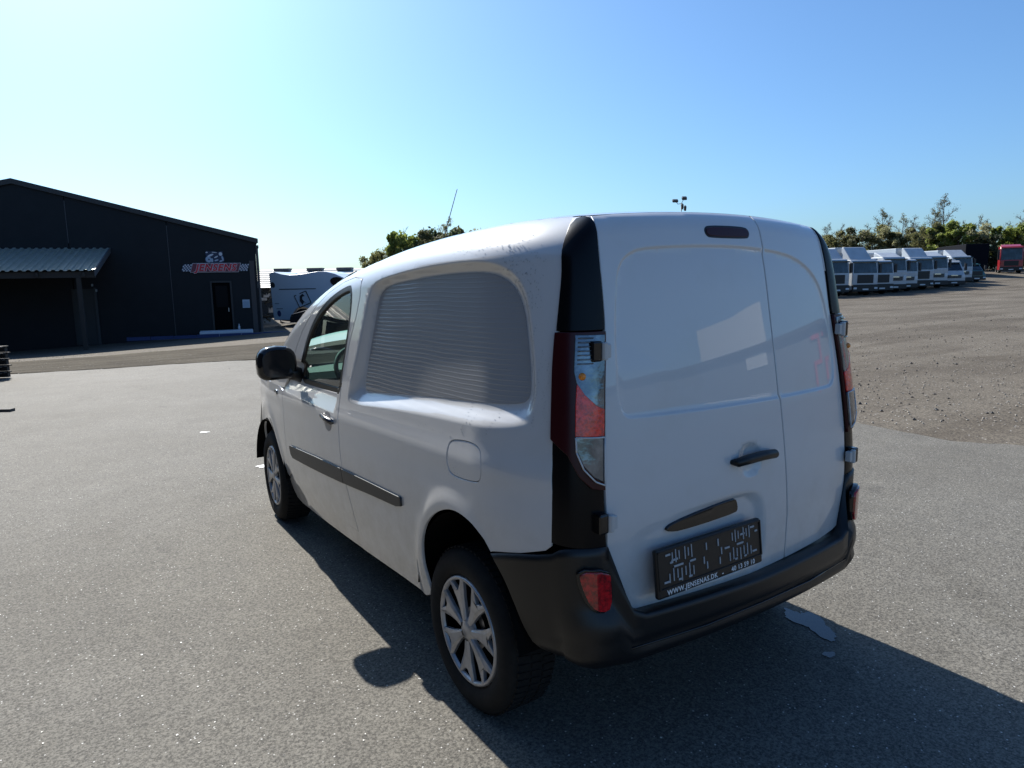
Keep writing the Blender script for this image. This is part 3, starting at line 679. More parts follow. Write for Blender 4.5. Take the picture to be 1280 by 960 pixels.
# ---- insides and underside
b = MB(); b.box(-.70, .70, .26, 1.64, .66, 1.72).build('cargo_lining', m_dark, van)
b = MB(); b.box(-.79, .79, 1.06, 2.84, .34, .60); b.box(-.825, .825, 1.1, 2.75, .42, .66); b.build('floor_pan', m_dark, van)
b = MB(); b.box(-.50, .50, .45, 4.0, .30, .66); b.build('underbody', m_dark, van)
b = MB(); b.box(-.83, .83, 1.62, 1.66, .6, 1.64); b.build('bulkhead', m_grey, van)
b = MB(); b.prism([(2.78,.6),(2.78,1.02),(2.86,1.08),(3.2,1.10),(3.2,.6)], lambda y, z: (-.80, y, z), lambda y, z: (.80, y, z)); b.build('dashboard', m_grey, van, False, .03)
for s in (-1, 1):
    t = MB(); t.box(s*.42-.24, s*.42+.24, 1.95, 2.45, .55, .78); t.build('seat', m_seat, van, False, .06, 3)
    t = MB(); t.prism([(1.98,.74),(2.12,.78),(1.98,1.28),(1.86,1.28)], lambda y, z: (s*.42-.23, y, z), lambda y, z: (s*.42+.23, y, z)); t.build('seat_back', m_seat, van, False, .05, 3)
    t = MB(); t.prism([(1.87,1.31),(1.96,1.31),(1.93,1.50),(1.85,1.50)], lambda y, z: (s*.42-.12, y, z), lambda y, z: (s*.42+.12, y, z)); t.build('headrest', m_seat, van, False, .03, 3)
sw = MB(); c = Vector((-.42, 2.62, 1.10)); ax = Vector((0, -.75, .66)); u_ = Vector((1, 0, 0)); v_ = ax.cross(u_).normalized()
sw.tube([c+(u_*math.cos(a)+v_*math.sin(a))*.185 for a in np.linspace(0, 2*math.pi, 33)], .015, 8, cap=False)
for a in (0, math.pi, -math.pi/2): sw.tube([c-ax*.02, c+(u_*math.cos(a)+v_*math.sin(a))*.18], .016, 6)
sw.tube([c-ax*.12, c+ax*.01], .05, 12); sw.build('steering_wheel', m_grey, van, True)

# ---- wheels
def lathe(prof, n=40):
    rows = []
    for x, r in prof: rows.append([(x, r*math.cos(2*math.pi*k/n), r*math.sin(2*math.pi*k/n)) for k in range(n)])
    return loft(rows, True)
def make_wheel(name):
    w_ = empty(name)
    prof = [(.06,.20),(.012,.207),(-.004,.222),(-.012,.25),(-.010,.28),(.002,.300),(.018,.312),(.05,.3165),(.15,.3165),(.18,.312),(.20,.30),(.205,.25),(.195,.21),(.15,.20)]
    vs, fs = lathe(prof, 64); t = MB().add(vs, fs)
    t.build('tyre', m_rub, w_, True)
    tr = MB()
    for k in range(64):
        a = 2*math.pi*k/64
        for x0, x1, da in ((.022, .07, .0), (.08, .12, .03), (.13, .18, .0)):
            q = [];
            for (x, aa, r) in ((x0,a+da,.314),(x1,a+da+.02,.314),(x1,a+da+.078,.314),(x0,a+da+.058,.314),(x0,a+da,.3205),(x1,a+da+.02,.3205),(x1,a+da+.078,.3205),(x0,a+da+.058,.3205)):
                q.append((x, r*math.cos(aa), r*math.sin(aa)))
            tr.add(q, [(4,5,6,7),(0,1,5,4),(1,2,6,5),(2,3,7,6),(3,0,4,7)])
    o = tr.build('tread', m_rub, w_); o['kind'] = 'stuff'
    vs, fs = lathe([(.03,.02),(.045,.12),(.055,.19),(.02,.208),(.10,.200),(.12,.0)], 40); MB().add(vs, fs).build('rim', m_dark, w_, True)
    # brake drum seen through the cover
    vs, fs = lathe([(.035,.0),(.035,.06),(.030,.065),(.05,.10),(.07,.105)], 24); MB().add(vs, fs).build('hub', m_steel, w_, True)
    vs, fs = lathe([(.010,.192),(-.002,.196),(-.005,.203),(-.001,.209),(.012,.211)], 64); cv = MB().add(vs, fs).build('wheel_cover', m_alu, w_, True)
    c_ = MB()
    vs, fs = lathe([(-.004,.0),(-.005,.026),(-.002,.030),(.002,.045),(.016,.055)], 28); c_.add(vs, fs); c_.build('cover_centre', m_alu, cv, True)
    for i in range(7):
        a = 2*math.pi*i/7+.18; s_ = MB()
        # a wedge that widens to the rim and forks at its end
        secs = [(.040,.013,.000),(.085,.021,.001),(.125,.031,.000),(.155,.043,-.001)]
        def pt(r, w_, x): return (x, r*math.cos(a)-w_*math.sin(a), r*math.sin(a)+w_*math.cos(a))
        rows = []
        for r, hw_, x in secs: rows.append([pt(r, -hw_, x+.016), pt(r, -hw_, x+.003), pt(r, -hw_*.55, x-.003), pt(r, hw_*.55, x-.003), pt(r, hw_, x+.003), pt(r, hw_, x+.016)])
        v1, f1 = loft(rows); s_.add(v1, f1)
        for sg in (-1, 1):
            rows = []
            for r, c0, c1, x in ((.155,.0,.043,-.001),(.175,.022,.050,-.001),(.197,.040,.060,-.002)):
                rows.append([pt(r, sg*c0, x+.016), pt(r, sg*c0, x+.001), pt(r, sg*(c0+c1)/2, x-.003), pt(r, sg*c1, x+.003), pt(r, sg*c1, x+.016)])
            v1, f1 = loft(rows); s_.add(v1, f1)
        s_.build('spoke', m_alu, cv, False, .0015, 2)
    return w_
wheel = make_wheel('wheel')
for x, y, rz, ang in ((-.853, .64, 0, .1), (-.848, 3.338, R(-3), .5), (.853, .64, math.pi, 0), (.848, 3.338, math.pi, .3)):
    c = wheel if x < 0 and y < 1 else copy_tree(wheel)
    c.parent = van; c.rotation_euler = (ang, 0, rz); c.location = (x, y, .3165)

# ---- mirrors
for s in (-1, 1):
    mr = MB(); rows = []
    n = 20
    for j, (yy, sc) in enumerate(((-.062,.80),(-.055,.93),(-.03,1.0),(.01,.99),(.05,.88),(.08,.62),(.092,.25))):
        r = []
        for k in range(n):
            a = 2*math.pi*k/n; cx, cz = math.cos(a), math.sin(a); e = 2/3.2
            px = math.copysign(abs(cx)**e, cx)*.112*sc; pz = math.copysign(abs(cz)**e, cz)*.098*sc
            pz += .012*(px/.11)*(-1)*0; r.append((s*1.0+px*1.0, 2.52+yy, 1.20+pz-.012*(abs(px)/.11)**2))
        rows.append(r)
    vs, fs = loft(rows, True); mr.add(vs, fs); mr.add(rows[-1], [tuple(range(n))]); mr.add(rows[0], [tuple(range(n))[::-1]])
    mo = mr.build('mirror', m_gloss, van, True)
    b = MB(); b.tube([(s*.95, 2.50, 1.155), (s*.885, 2.51, 1.125), (s*.84, 2.53, 1.105)], [.05,.042,.045], 12); b.build('mirror_arm', m_black, mo, True)
    b = MB(); rows = [[(s*1.0+.09*math.cos(a)*(abs(math.cos(a))**-.35 if abs(math.cos(a)) > .01 else 1), 2.4555, 1.197+.075*math.sin(a)*(abs(math.sin(a))**-.35 if abs(math.sin(a)) > .01 else 1)) for a in np.linspace(0, 2*math.pi, 24, endpoint=False)]]
    b.add(rows[0], [tuple(range(24))]); b.build('mirror_glass', M('mirror_face', (.02,.02,.022), .08, .0, spec=.4), mo)

# ---- water beads left from washing, on the flank and the roof edge
b = MB(); rnd = random.Random(3)
def bead(y, z, r):
    Q = np.array([[y, z]]); p = side_fn(Q, 0)[0]; k = 6
    top = (p[0]-r*.75, p[1], p[2]); ringp = [(p[0]-r*.05, p[1]+r*math.cos(2*math.pi*i/k), p[2]+r*1.25*math.sin(2*math.pi*i/k)) for i in range(k)]
    mid = [(p[0]-r*.55, p[1]+.66*r*math.cos(2*math.pi*i/k), p[2]+.8*r*math.sin(2*math.pi*i/k)) for i in range(k)]
    b.add(ringp+mid+[top], [(i, (i+1) % k, k+(i+1) % k, k+i) for i in range(k)]+[(k+i, k+(i+1) % k, 2*k) for i in range(k)])
for _ in range(130): bead(rnd.uniform(.34, .75), min(1.80, rnd.gauss(1.765, .018)), rnd.uniform(.0010, .0022))
for _ in range(160): bead(rnd.uniform(.25, .42), rnd.uniform(1.55, 1.76), rnd.uniform(.0014, .003))
for y0, z0, n_, sl_ in ((.23,1.42,26,.0),(.20,1.40,22,-.004),(.255,1.5,30,.02),(.55,1.40,30,.01),(.60,1.40,26,-.02),(.63,1.38,18,.05),(.31,1.36,24,.05),(.38,1.36,22,.07)):
    for i in range(n_): bead(y0+sl_*i/10+rnd.gauss(0, .004), z0-.010*i, rnd.uniform(.0012, .0028))
for _ in range(40): bead(rnd.uniform(.45, 1.68), 1.085+rnd.gauss(0, .008), rnd.uniform(.0010, .0018))
for _ in range(30): bead(rnd.gauss(.62, .04), rnd.gauss(.955, .02), rnd.uniform(.0010, .0018))
for _ in range(25): bead(rnd.uniform(1.85, 2.3), rnd.gauss(.99, .012), rnd.uniform(.0010, .0018))
o = b.build('water_beads', m_bead, van, True); o['kind'] = 'stuff'

# ================================================================== the surroundings
m_hall = M('black_cladding', (.005, .007, .010), .6, spec=.3, noise=(1.5, (.008, .010, .013), .4, .7))
m_hall2 = M('dark_trim', (.03, .028, .028), .6)
m_sheet = M('corrugated_sheet', (.42, .42, .36), .35, .35, noise=(4, (.33, .34, .26), .45, .7))
m_post = M('timber_post', (.035, .03, .026), .8)
m_door = M('door_black', (.002, .002, .003), .8, spec=.1)
m_blue = M('blue_edge', (.02, .035, .12), .6)
m_ramp = M('white_ramp', (.55, .57, .60), .6)
m_note = M('notice_white', (.35, .42, .5), .5)
m_sred = M('sign_red', (.42, .035, .04), .5)
m_swhite = M('sign_white', (.55, .56, .6), .5)
m_snavy = M('sign_navy', (.012, .02, .06), .5)
m_sgrey = M('sign_bluegrey', (.30, .38, .48), .5)

# ---- the black gabled hall: wall line from A (right corner) to B (left corner)
A = P(-11.2, 31.0, -.41); wd = (P(-20.5, 27.4, -.41)-A).normalized()
hall = empty('hall', A, 0, 'long black gabled hall with a lean-to roof, at the left', 'building')
XH = wd                                    # along the front, towards the left
YH = Vector((wd.y, -wd.x, 0)) if Vector((wd.y, -wd.x, 0)).dot(SF) > 0 else Vector((-wd.y, wd.x, 0))   # away from the camera
hall.matrix_world = Matrix(((XH.x, YH.x, 0, A.x), (XH.y, YH.y, 0, A.y), (0, 0, 1, A.z), (0, 0, 0, 1)))
EAVE, PEAK, XP = 4.0, 6.24, 8.75          # right eave, ridge height, ridge distance along the wall
DEPTH = 32
def hz(x): return EAVE+(PEAK-EAVE)*min(x, 2*XP-x)/XP
b = MB(); b.prism([(0,-1.2),(2.35,-.3),(2.35,hz(2.35)),(0,EAVE)], lambda x, z: (x, 0, z), lambda x, z: (x, .12, z)); b.build('wall_panel', m_hall, hall)
XS = [0]
# front wall as three sheets with visible upright joints, a door hole in the first
hall_panels = [(0, 4.55), (4.57, 8.0), (8.02, 2*XP)]
for o in list(hall.children): bpy.data.objects.remove(o)
DX0, DX1, DZ = 1.15, 1.88, 2.22
b = MB()
b.prism([(0,-1.2),(DX0,-1.2),(DX0,hz(DX0)),(0,EAVE)], lambda x, z: (x, 0, z), lambda x, z: (x, .12, z))
b.prism([(DX0,DZ),(DX1,DZ),(DX1,hz(DX1)),(DX0,hz(DX0))], lambda x, z: (x, 0, z), lambda x, z: (x, .12, z))
b.prism([(DX1,-1.2),(3.44,-1.2),(3.44,hz(3.44)),(DX1,hz(DX1))], lambda x, z: (x, 0, z), lambda x, z: (x, .12, z)); b.build('wall', m_hall, hall)
b = MB(); b.prism([(3.465,-1.2),(7.05,-1.2),(7.05,hz(7.05)),(3.465,hz(3.465))], lambda x, z: (x, 0, z), lambda x, z: (x, .12, z)); b.build('wall', m_hall, hall)
b = MB(); b.prism([(7.075,-1.2),(2*XP,-1.2),(2*XP,EAVE),(XP,PEAK),(7.075,hz(7.075))], lambda x, z: (x, 0, z), lambda x, z: (x, .12, z)); b.build('wall', m_hall, hall)
for x in (3.4525, 7.0625):
    MB().box(x-.012, x+.012, -.012, .02, 0 if x < 5 else 3.9, hz(x)-.25).build('joint_strip', M('joint', (.05,.05,.055), .5), hall)
b = MB(); b.box(0, .12, .125, DEPTH, -1.2, EAVE-.02); b.build('side_wall', m_hall, hall)
b = MB(); b.box(2*XP-.12, 2*XP, .125, DEPTH, -1.2, EAVE-.02); b.build('side_wall', m_hall, hall)
b = MB(); b.prism([(0,-1.2),(2*XP,-1.2),(2*XP,EAVE),(XP,PEAK),(0,EAVE)], lambda x, z: (x, DEPTH, z), lambda x, z: (x, DEPTH+.12, z)); b.build('back_wall', m_hall, hall)
for sgn in (0, 1):
    f = (lambda x: x) if sgn == 0 else (lambda x: 2*XP-x)
    b = MB(); b.prism([(f(-.12),EAVE-.02),(f(XP),PEAK+.0),(f(XP),PEAK+.10),(f(-.12),EAVE+.08)], lambda x, z: (x, -.08, z), lambda x, z: (x, DEPTH+.2, z)); b.build('roof', m_hall, hall)
    b = MB(); b.prism([(f(-.13),EAVE-.10),(f(XP),PEAK-.08),(f(XP),PEAK+.12),(f(-.13),EAVE+.10)], lambda x, z: (x, -.12, z), lambda x, z: (x, -.085, z)); b.build('barge_board', m_hall2, hall)
b = MB(); b.tube([(-.06, .04, EAVE-.30), (-.06, .04, 0)], .055, 8); b.build('downpipe', M('pipe', (.07,.065,.065), .5), hall)
b = MB(); b.box(.10, .30, -.03, -.002, 0, EAVE-.85); b.build('corner_trim', M('corner', (.05,.043,.043), .6), hall)
b = MB(); b.box(-.14, -.005, -.06, 12, EAVE-.30, EAVE-.18); b.build('gutter', m_hall2, hall)
b = MB(); b.box(DX0+.02, DX1-.02, .05, .10, 0, DZ-.02); dr_ = b.build('door', m_door, hall)
MB().box(DX0+.12, DX1-.12, .02, .048, 1.15, DZ-.14).build('pane', M('pane_dark', (.003,.003,.004), .6, spec=.15), dr_)
b = MB(); b.box(DX0+.10, DX0+.14, .0, .05, .95, 1.12); b.build('handle', m_steel, dr_)
b = MB(); b.box(DX0-.07, DX0, -.03, .05, 0, DZ+.06); b.box(DX1, DX1+.07, -.03, .05, 0, DZ+.06); b.box(DX0-.07, DX1+.07, -.032, .05, DZ, DZ+.07); b.build('door_frame', m_hall2, hall)
# second, narrow doorway by the lean-to
b = MB(); b.box(6.35, 7.15, -.03, -.003, -.25, 2.05); b.box(6.4, 7.1, -.045, -.031, -.2, 2.0); b.build('door', M('door_side', (.014,.018,.022), .5), hall)
b = MB(); b.box(6.26, 6.35, -.05, -.003, -.25, 2.1); b.build('door_frame', M('frame_dk', (.03,.035,.04), .5), hall)
for x, z in ((6.38, 2.2), (6.25, 1.98)):
    MB().box(x-.03, x+.03, -.10, -.05, z-.05, z+.05).build('wall_lamp', M('lamp_grey', (.25,.27,.28), .4), hall)
# lean-to: corrugated sheets, each its own, on beams and posts
X0, X1, YE = 5.65, 17.9, -3.7; ZT, ZB = 3.66, 2.70
nsh = 12; sw_ = (X1-X0)/nsh
def sheet_verts(x0, x1):
    rows = []; n = 48
    for j in range(5):
        f = j/4; r = []
        for k in range(n+1):
            x = x0+(x1-x0)*k/n; ph_ = (x*4.0) % 1.0; c = .0 if ph_ < .42 else (.045 if .54 < ph_ < .88 else .045*((ph_-.42)/.12 if ph_ <= .54 else (1-ph_)/.12))
            r.append((x, -.02+(YE+.02)*f, ZT+(ZB-ZT)*f+c))
        rows.append(r)
    return loft(rows)
for i in range(nsh):
    vs, fs = sheet_verts(X0+i*sw_, X0+(i+1)*sw_+.0); o = mk('roof_sheet', vs, fs, m_sheet, hall)
    sol = o.modifiers.new('solid', 'SOLIDIFY'); sol.thickness = .004
b = MB(); b.prism([(-.02,ZT-.16),(YE-.04,ZB-.18),(YE-.04,ZB+.055),(-.02,ZT+.055)], lambda y, z: (X0-.05, y, z), lambda y, z: (X0-.008, y, z)); b.build('lean_to_barge_board', M('barge', (.07,.075,.085), .6), hall)
b = MB(); b.box(X0, X1, YE+.12, YE+.24, ZB-.24, ZB-.03); b.build('beam', m_post, hall)
for i in range(9):
    x = X0+.35+i*1.45
    b = MB(); b.prism([(-.02,ZT-.19),(YE+.02,ZB-.20),(YE+.02,ZB-.06),(-.02,ZT-.06)], lambda y, z: (x-.04, y, z), lambda y, z: (x+.04, y, z)); b.build('rafter', m_post, hall)
for i in range(4):
    b = MB(); x = X0+.55+i*3.7; b.box(x-.07, x+.07, YE+.11, YE+.25, -1.0, ZB-.24); b.build('post', m_post, hall)
# closed dark back of the lean-to
b = MB(); b.box(X1-.1, X1, YE+.3, -.02, -1.2, ZB-.2); b.build('lean_to_end', m_hall, hall)

# ---- sign on the hall: letters, chequers and the dog's head badge
sg = empty('hall_sign', (0, 0, 0), 0, 'red lettered JENSENS sign with chequered ends and a dog head badge on the black hall', 'sign')
SX, SZ = 1.66, 2.86       # centre on the wall
c0 = hall.matrix_world @ Vector((SX, -.035, SZ)); sx_ = -XH
sg.matrix_world = Matrix(((sx_.x, YH.x, 0, c0.x), (sx_.y, YH.y, 0, c0.y), (0, 0, 1, c0.z), (0, 0, 0, 1))) @ Matrix.Scale(.88, 4)
# sign frame: +x to the right as read, -y... after the half turn +y faces the viewer
def sprism(poly, y0, y1, name, mat, par=None):
    b = MB(); b.prism(poly, lambda a, c: (a, -y0, c), lambda a, c: (a, -y1, c)); return b.build(name, mat, par or sg)
sh = .30
def para(x0, x1, z0, z1): return [(x0+z0*sh, z0), (x1+z0*sh, z0), (x1+z1*sh, z1), (x0+z1*sh, z1)]
sprism(para(-1.10, 1.10, -.225, .225), 0, .02, 'sign_edge', m_swhite)
sprism(para(-1.08, 1.08, -.205, .21), .022, .034, 'sign_panel', M('sign_maroon', (.16,.03,.045), .5))
rot = Matrix.Rotation(R(90), 4, 'X')
text_mesh('sign_letters', 'JENSENS', .46, m_swhite, sg, Matrix.Translation((-.01, -.037, -.005)) @ rot, shear=.28, offset=.034, extrude=.002, spacing=1.08)
text_mesh('sign_letters', 'JENSENS', .46, M('letter_red', (.55,.02,.03), .5), sg, Matrix.Translation((-.01, -.045, -.005)) @ rot, shear=.28, offset=.018, extrude=.002, spacing=1.08)
for s in (-1, 1):
    sprism(para(s*1.30-.19, s*1.30+.19, -.17, .17), 0, .018, 'chequer_board', m_swhite)
    for i in range(6):
        for j in range(5):
            if (i+j) % 2 == 0:
                x0 = s*1.30-.19+.38*i/6; z0 = -.17+.34*j/5
                sprism(para(x0, x0+.38/6, z0, z0+.34/5), .019, .024, 'chequer', m_snavy)
def blob(cx, cz, rx, rz, ang=0, n=14): return [(cx+rx*math.cos(t)*math.cos(ang)-rz*math.sin(t)*math.sin(ang), cz+rx*math.cos(t)*math.sin(ang)+rz*math.sin(t)*math.cos(ang)) for t in np.linspace(0, 2*math.pi, n, endpoint=False)]
head = [(-.44,.24),(-.47,.42),(-.40,.55),(-.44,.72),(-.36,.82),(-.24,.78),(-.05,.80),(.12,.76),(.24,.78),(.36,.80),(.36,.62),(.42,.48),(.42,.34),(.34,.24)]
sprism([(x, z) for x, z in head], 0, .016, 'dog_head', m_snavy)
for i, q in enumerate([blob(-.30,.40,.13,.15,.3), blob(-.20,.60,.15,.045,.4), blob(-.14,.36,.05,.10,0), blob(.05,.52,.10,.03,.5), blob(.06,.36,.10,.035,.3), blob(.26,.66,.08,.09,0), blob(.34,.45,.04,.13,.2), blob(-.36,.74,.05,.03,0), blob(.26,.32,.08,.04,.3), blob(-.02,.74,.12,.018,-.1)]):
    sprism([(x, z) for x, z in q], .017+.001*i, .022+.001*i, 'dog_marking', m_sgrey if i % 2 == 0 else m_swhite)
sprism([(x, z) for x, z in blob(-.28,.40,.035,.04)], .028, .032, 'dog_marking', m_snavy)
HM = hall.matrix_world.copy()
def on_hall(name, x, y, z=0.0, **k):
    p = HM @ Vector((x, y, z)); o = empty(name, p, math.atan2(XH.y, XH.x), **k)
    o.matrix_world = Matrix.Translation(p) @ HM.to_3x3().to_4x4(); return o
nb = on_hall('notice_board', .54, -.02, 1.28, label='small pale blue notice on the black wall, right of the hall door', cat='notice')
b = MB(); b.box(-.15, .15, -.02, 0, -.18, .18); b.build('board', m_note, nb)
b = MB(); b.box(-.12, .12, -.026, -.0205, -.15, .10); b.build('sheet', M('sheet', (.25,.33,.42), .5), nb)
rp_ = on_hall('step', 1.5, -1.0, 0, label='long low white concrete step in front of the hall door', cat='step')
b = MB(); b.box(-1.15, .95, -.35, .45, -.05, .19); b.build('tread', m_ramp, rp_, False, .02)
b = MB(); b.box(-1.1, .9, -.356, -.34, -.05, .10); b.build('riser', M('riser', (.30,.36,.46), .6), rp_)
kb = on_hall('kerb_edging', 0, -1.5, 0, label='blue painted kerb edging along the foot of the black hall', cat='kerb')
for i in range(9):
    b = MB(); b.box(-2.6+i*.86, -2.6+i*.86+.84, -.06, .06, -.05, .075+.008*(i % 3)); b.build('kerb_piece', m_blue, kb)
bo = on_hall('bottle', .9, -.35, .0, label='slim pale bottle standing at the wall beside the hall door', cat='bottle')
vs, fs = lathe([(0,.0),(0,.045),(.3,.045),(.36,.018),(.42,.016),(.42,0)], 10); b = MB().add([(y, x_, z) for z, y, x_ in vs], fs); b.build('body', m_swhite, bo, True)

# ---- unseen ribbed hall: mirrored in the flank, set close and tall to block sky
rib = empty('unseen_ribbed_hall', (-7.2, 4, 0), 0, 'unseen dark ribbed steel hall left of the yard, placed to shade the van flank', 'building')
m_rib = M('ribbed_steel', (.05, .052, .056), .45, .0)
b = MB(); prof = [(0, -.4)]
z = -.4
while z < 6.2: prof += [(0, z), (0, z+.15), (.045, z+.18), (.045, z+.24), (0, z+.27)]; z += .27
rows = [[(x, y, zz) for x, zz in prof] for y in (-9, -3, 3, 8, 13)]
vs, fs = loft(rows); mk('cladding', vs, fs, m_rib, rib)
MB().box(-14, -.06, -9, 13, -.4, 6.4).build('wall', m_hall, rib); MB().box(-14.3, .2, -9.2, 13.2, 6.42, 6.6).build('roof', m_hall2, rib)

# ---- pallet stack at the left edge
pc = P(-9.78, 12.7)
pal = empty('slatted_stack', pc, math.atan2(SR.y, SR.x)+R(8), 'stack of dark slatted pallets cut off by the left edge of the picture', 'pallets')
m_pal = M('dark_timber', (.02, .018, .016), .8)
for k in range(5):
    z = .0+k*.125
    for i in range(6): MB().box(-1.2+.2*0, -.02+(.02 if k % 2 else 0), i*.17, i*.17+.10, z+.095, z+.115).build('slat', m_pal, pal)
    for i in range(3): MB().box(-1.2, -.04, i*.42, i*.42+.09, z, z+.093).build('runner', m_pal, pal)
o = MB().box(-.30, .30, -.05, .05, .0, .04).build('timber_offcut', M('offcut', (.06,.055,.05), .8)); o.location = P(-7.15, 9.33); o.rotation_euler = (0, 0, math.atan2(SR.y, SR.x)); tag(o, 'short dark timber offcut lying on the tarmac at the left edge', 'timber')

# ---- light tiled building behind the hall
tb = P(-10.5, 52, -.35)
far = empty('far_shed', tb, math.atan2(SR.y, SR.x)+R(2), 'low building with a pale tiled roof and three rooflights behind the white truck', 'building')
m_tile = M('pale_tiles', (.50, .50, .47), .5, noise=(6, (.40, .40, .37), .4, .7))
b = MB(); b.box(-9, 12, 0, 10, -.3, 1.9); b.build('wall', M('shed_wall', (.10,.085,.075), .8), far)
# two roof slopes with courses
def course_rows(y0, z0, y1, z1, n):
    rows = []
    for i in range(n):
        f0 = i/n; f1 = (i+1)/n
        for f, dz in ((f0, .05), (f1, 0)):
            rows.append([(x, y0+(y1-y0)*f, z0+(z1-z0)*f+dz) for x in np.linspace(-9.4, 12.4, 60)])
    return loft(rows)
vs, fs = course_rows(-.5, 1.8, 5, 3.25, 9); mk('roof', vs, fs, m_tile, far); vs, fs = course_rows(10.5, 1.8, 5.05, 3.25, 5); mk('roof', vs, fs, m_tile, far)
for i, x in enumerate((-7.6, -5.0, -2.65, .2)):
    MB().box(x-.6, x+.6, 4.1, 5.2, 3.12, 3.34).build('rooflight', M('rooflight', (.10,.10,.11), .6), far, False, .04)

# ---- white truck standing behind the hall, side on
wt = P(-12.2, 35.4); wt.z = -.43
wt_ = empty('white_truck', wt, math.atan2(SR.y, SR.x)-R(6), 'white high-bodied truck with wavy roofline and tilted square emblem, behind the hall corner', 'truck')
wt_.scale = (1.1, 1.1, 1.06)
m_wt = M('truck_white', (.55, .60, .66), .4, coat=.4)
top = [(0,2.55),(.25,2.60),(.55,2.50),(.95,2.43),(1.35,2.44),(1.8,2.50),(2.3,2.58),(2.7,2.57),(3.1,2.47),(3.5,2.28),(3.9,2.05),(5.6,2.0)]
base = [(5.6,.55),(2.08,.55),(2.0,.42)]+[(1.5+.50*math.cos(R(a)), .42+.50*math.sin(R(a))) for a in range(10, 171, 16)]+[(.98,.30),(.10,.30)]
b = MB(); b.prism(top+base, lambda x, z: (x, 0, z), lambda x, z: (x, 2.2, z)); b.build('body', m_wt, wt_, False, .03)
MB().box(.45, 2.2, -.012, -.001, 1.75, 1.79).build('dark_stripe', m_hall2, wt_)
MB().prism(blob(3.25, 2.08, .36, .22, -.15), lambda x, z: (x, -.012, z), lambda x, z: (x, -.002, z)).build('side_window', m_gloss, wt_)
MB().prism(blob(.16, 1.98, .10, .14, .3), lambda x, z: (x, -.014, z), lambda x, z: (x, -.002, z)).build('marker', m_hall2, wt_)
MB().prism(blob(.38, .62, .09, .15, .1), lambda x, z: (x, -.014, z), lambda x, z: (x, -.002, z)).build('fuel_cap', m_blue, wt_)
for x, z, w_ in ((.3, 1.10, .2), (.42, .85, .30)): MB().box(x-w_/2, x+w_/2, -.012, -.001, z-.02, z+.02).build('marker', M('mark_grey', (.2,.22,.26), .5), wt_)
cx, cz, aa = 1.55, 1.28, R(22); ca, sa = math.cos(aa), math.sin(aa)
def rt(x, z): return (cx+x*ca-z*sa, cz+x*sa+z*ca)
h_ = .30
for p0, p1 in (((-h_,-h_),(h_,-h_)), ((h_,-h_),(h_,h_)), ((h_,h_),(-.02,h_)), ((-.20,h_),(-h_,h_)), ((-h_,h_),(-h_,-h_))):
    q0, q1 = rt(*p0), rt(*p1); MB().tube([(q0[0], -.012, q0[1]), (q1[0], -.012, q1[1])], .022, 5).build('emblem_edge', m_hall2, wt_)
sprof = [rt(-.12,-.24), rt(-.16,-.02), rt(-.06,.20), rt(.10,.24), rt(.16,.10), rt(.04,.12), rt(-.02,.02), rt(.02,-.12), rt(.10,-.22), rt(.0,-.14)]
MB().prism(sprof, lambda x, z: (x, -.02, z), lambda x, z: (x, -.008, z)).build('emblem_figure', m_hall2, wt_)
def simple_wheel(r, w_, mat=m_rub, rim=m_alu):
    vs, fs = lathe([(0,r*.62),(-.01,r*.66),(0,r*.93),(.03,r),(w_-.03,r),(w_,r*.9),(w_,.0)], 24); t = MB().add(vs, fs)
    return t
def add_wheel(parent, loc, rz, r, w_, rim=m_alu):
    e = empty('wheel'); e.parent = parent; e.location = loc; e.rotation_euler = (0, 0, rz)
    simple_wheel(r, w_).build('tyre', m_rub, e, True)
    vs, fs = lathe([(.02,0),(.0,.05),(.05,r*.25),(.05,r*.5),(.0,r*.62)], 20); MB().add(vs, fs).build('rim', rim, e, True); return e
add_wheel(wt_, (1.5, .02, .42), R(90), .42, .28)
# dark car nosing out in front of it
dc = P(-10.5, 33.0); dc.z = -.42
car = empty('dark_car', dc, math.atan2(SR.y, SR.x)-R(20), 'dark car with sunlit bonnet parked in front of the white truck', 'car')
m_dcar = M('car_dark', (.02, .022, .026), .2, coat=1)
prof = [(-.02,.30),(0,.55),(.10,.72),(.95,.92),(1.55,1.40),(2.9,1.44),(3.6,1.05),(4.2,.98),(4.25,.35)]
b = MB()
rows = []
for y, s in ((0, .93), (.12, 1.0), (.85, 1.02), (1.58, 1.0), (1.7, .93)):
    rows.append([(2.1+(x-2.1)*(1 if z < .9 else .97), y if z < .95 else .85+(y-.85)*.78, .3+(z-.3)*s) for x, z in prof])
vs, fs = loft(rows); b.add(vs, fs); b.add(rows[0], [tuple(range(len(prof)))]); b.add(rows[-1], [tuple(range(len(prof)))[::-1]]); b.build('body', m_dcar, car, False, .03)
MB().box(-.03, .10, .12, .48, .56, .68).build('headlight', m_clear, car, False, .02); MB().box(-.03, .10, 1.22, 1.58, .56, .68).build('headlight', m_clear, car, False, .02)
for y in (.02, 1.5):
    for x in (.75, 3.4): add_wheel(car, (x, y, .31), R(90), .31, .18)
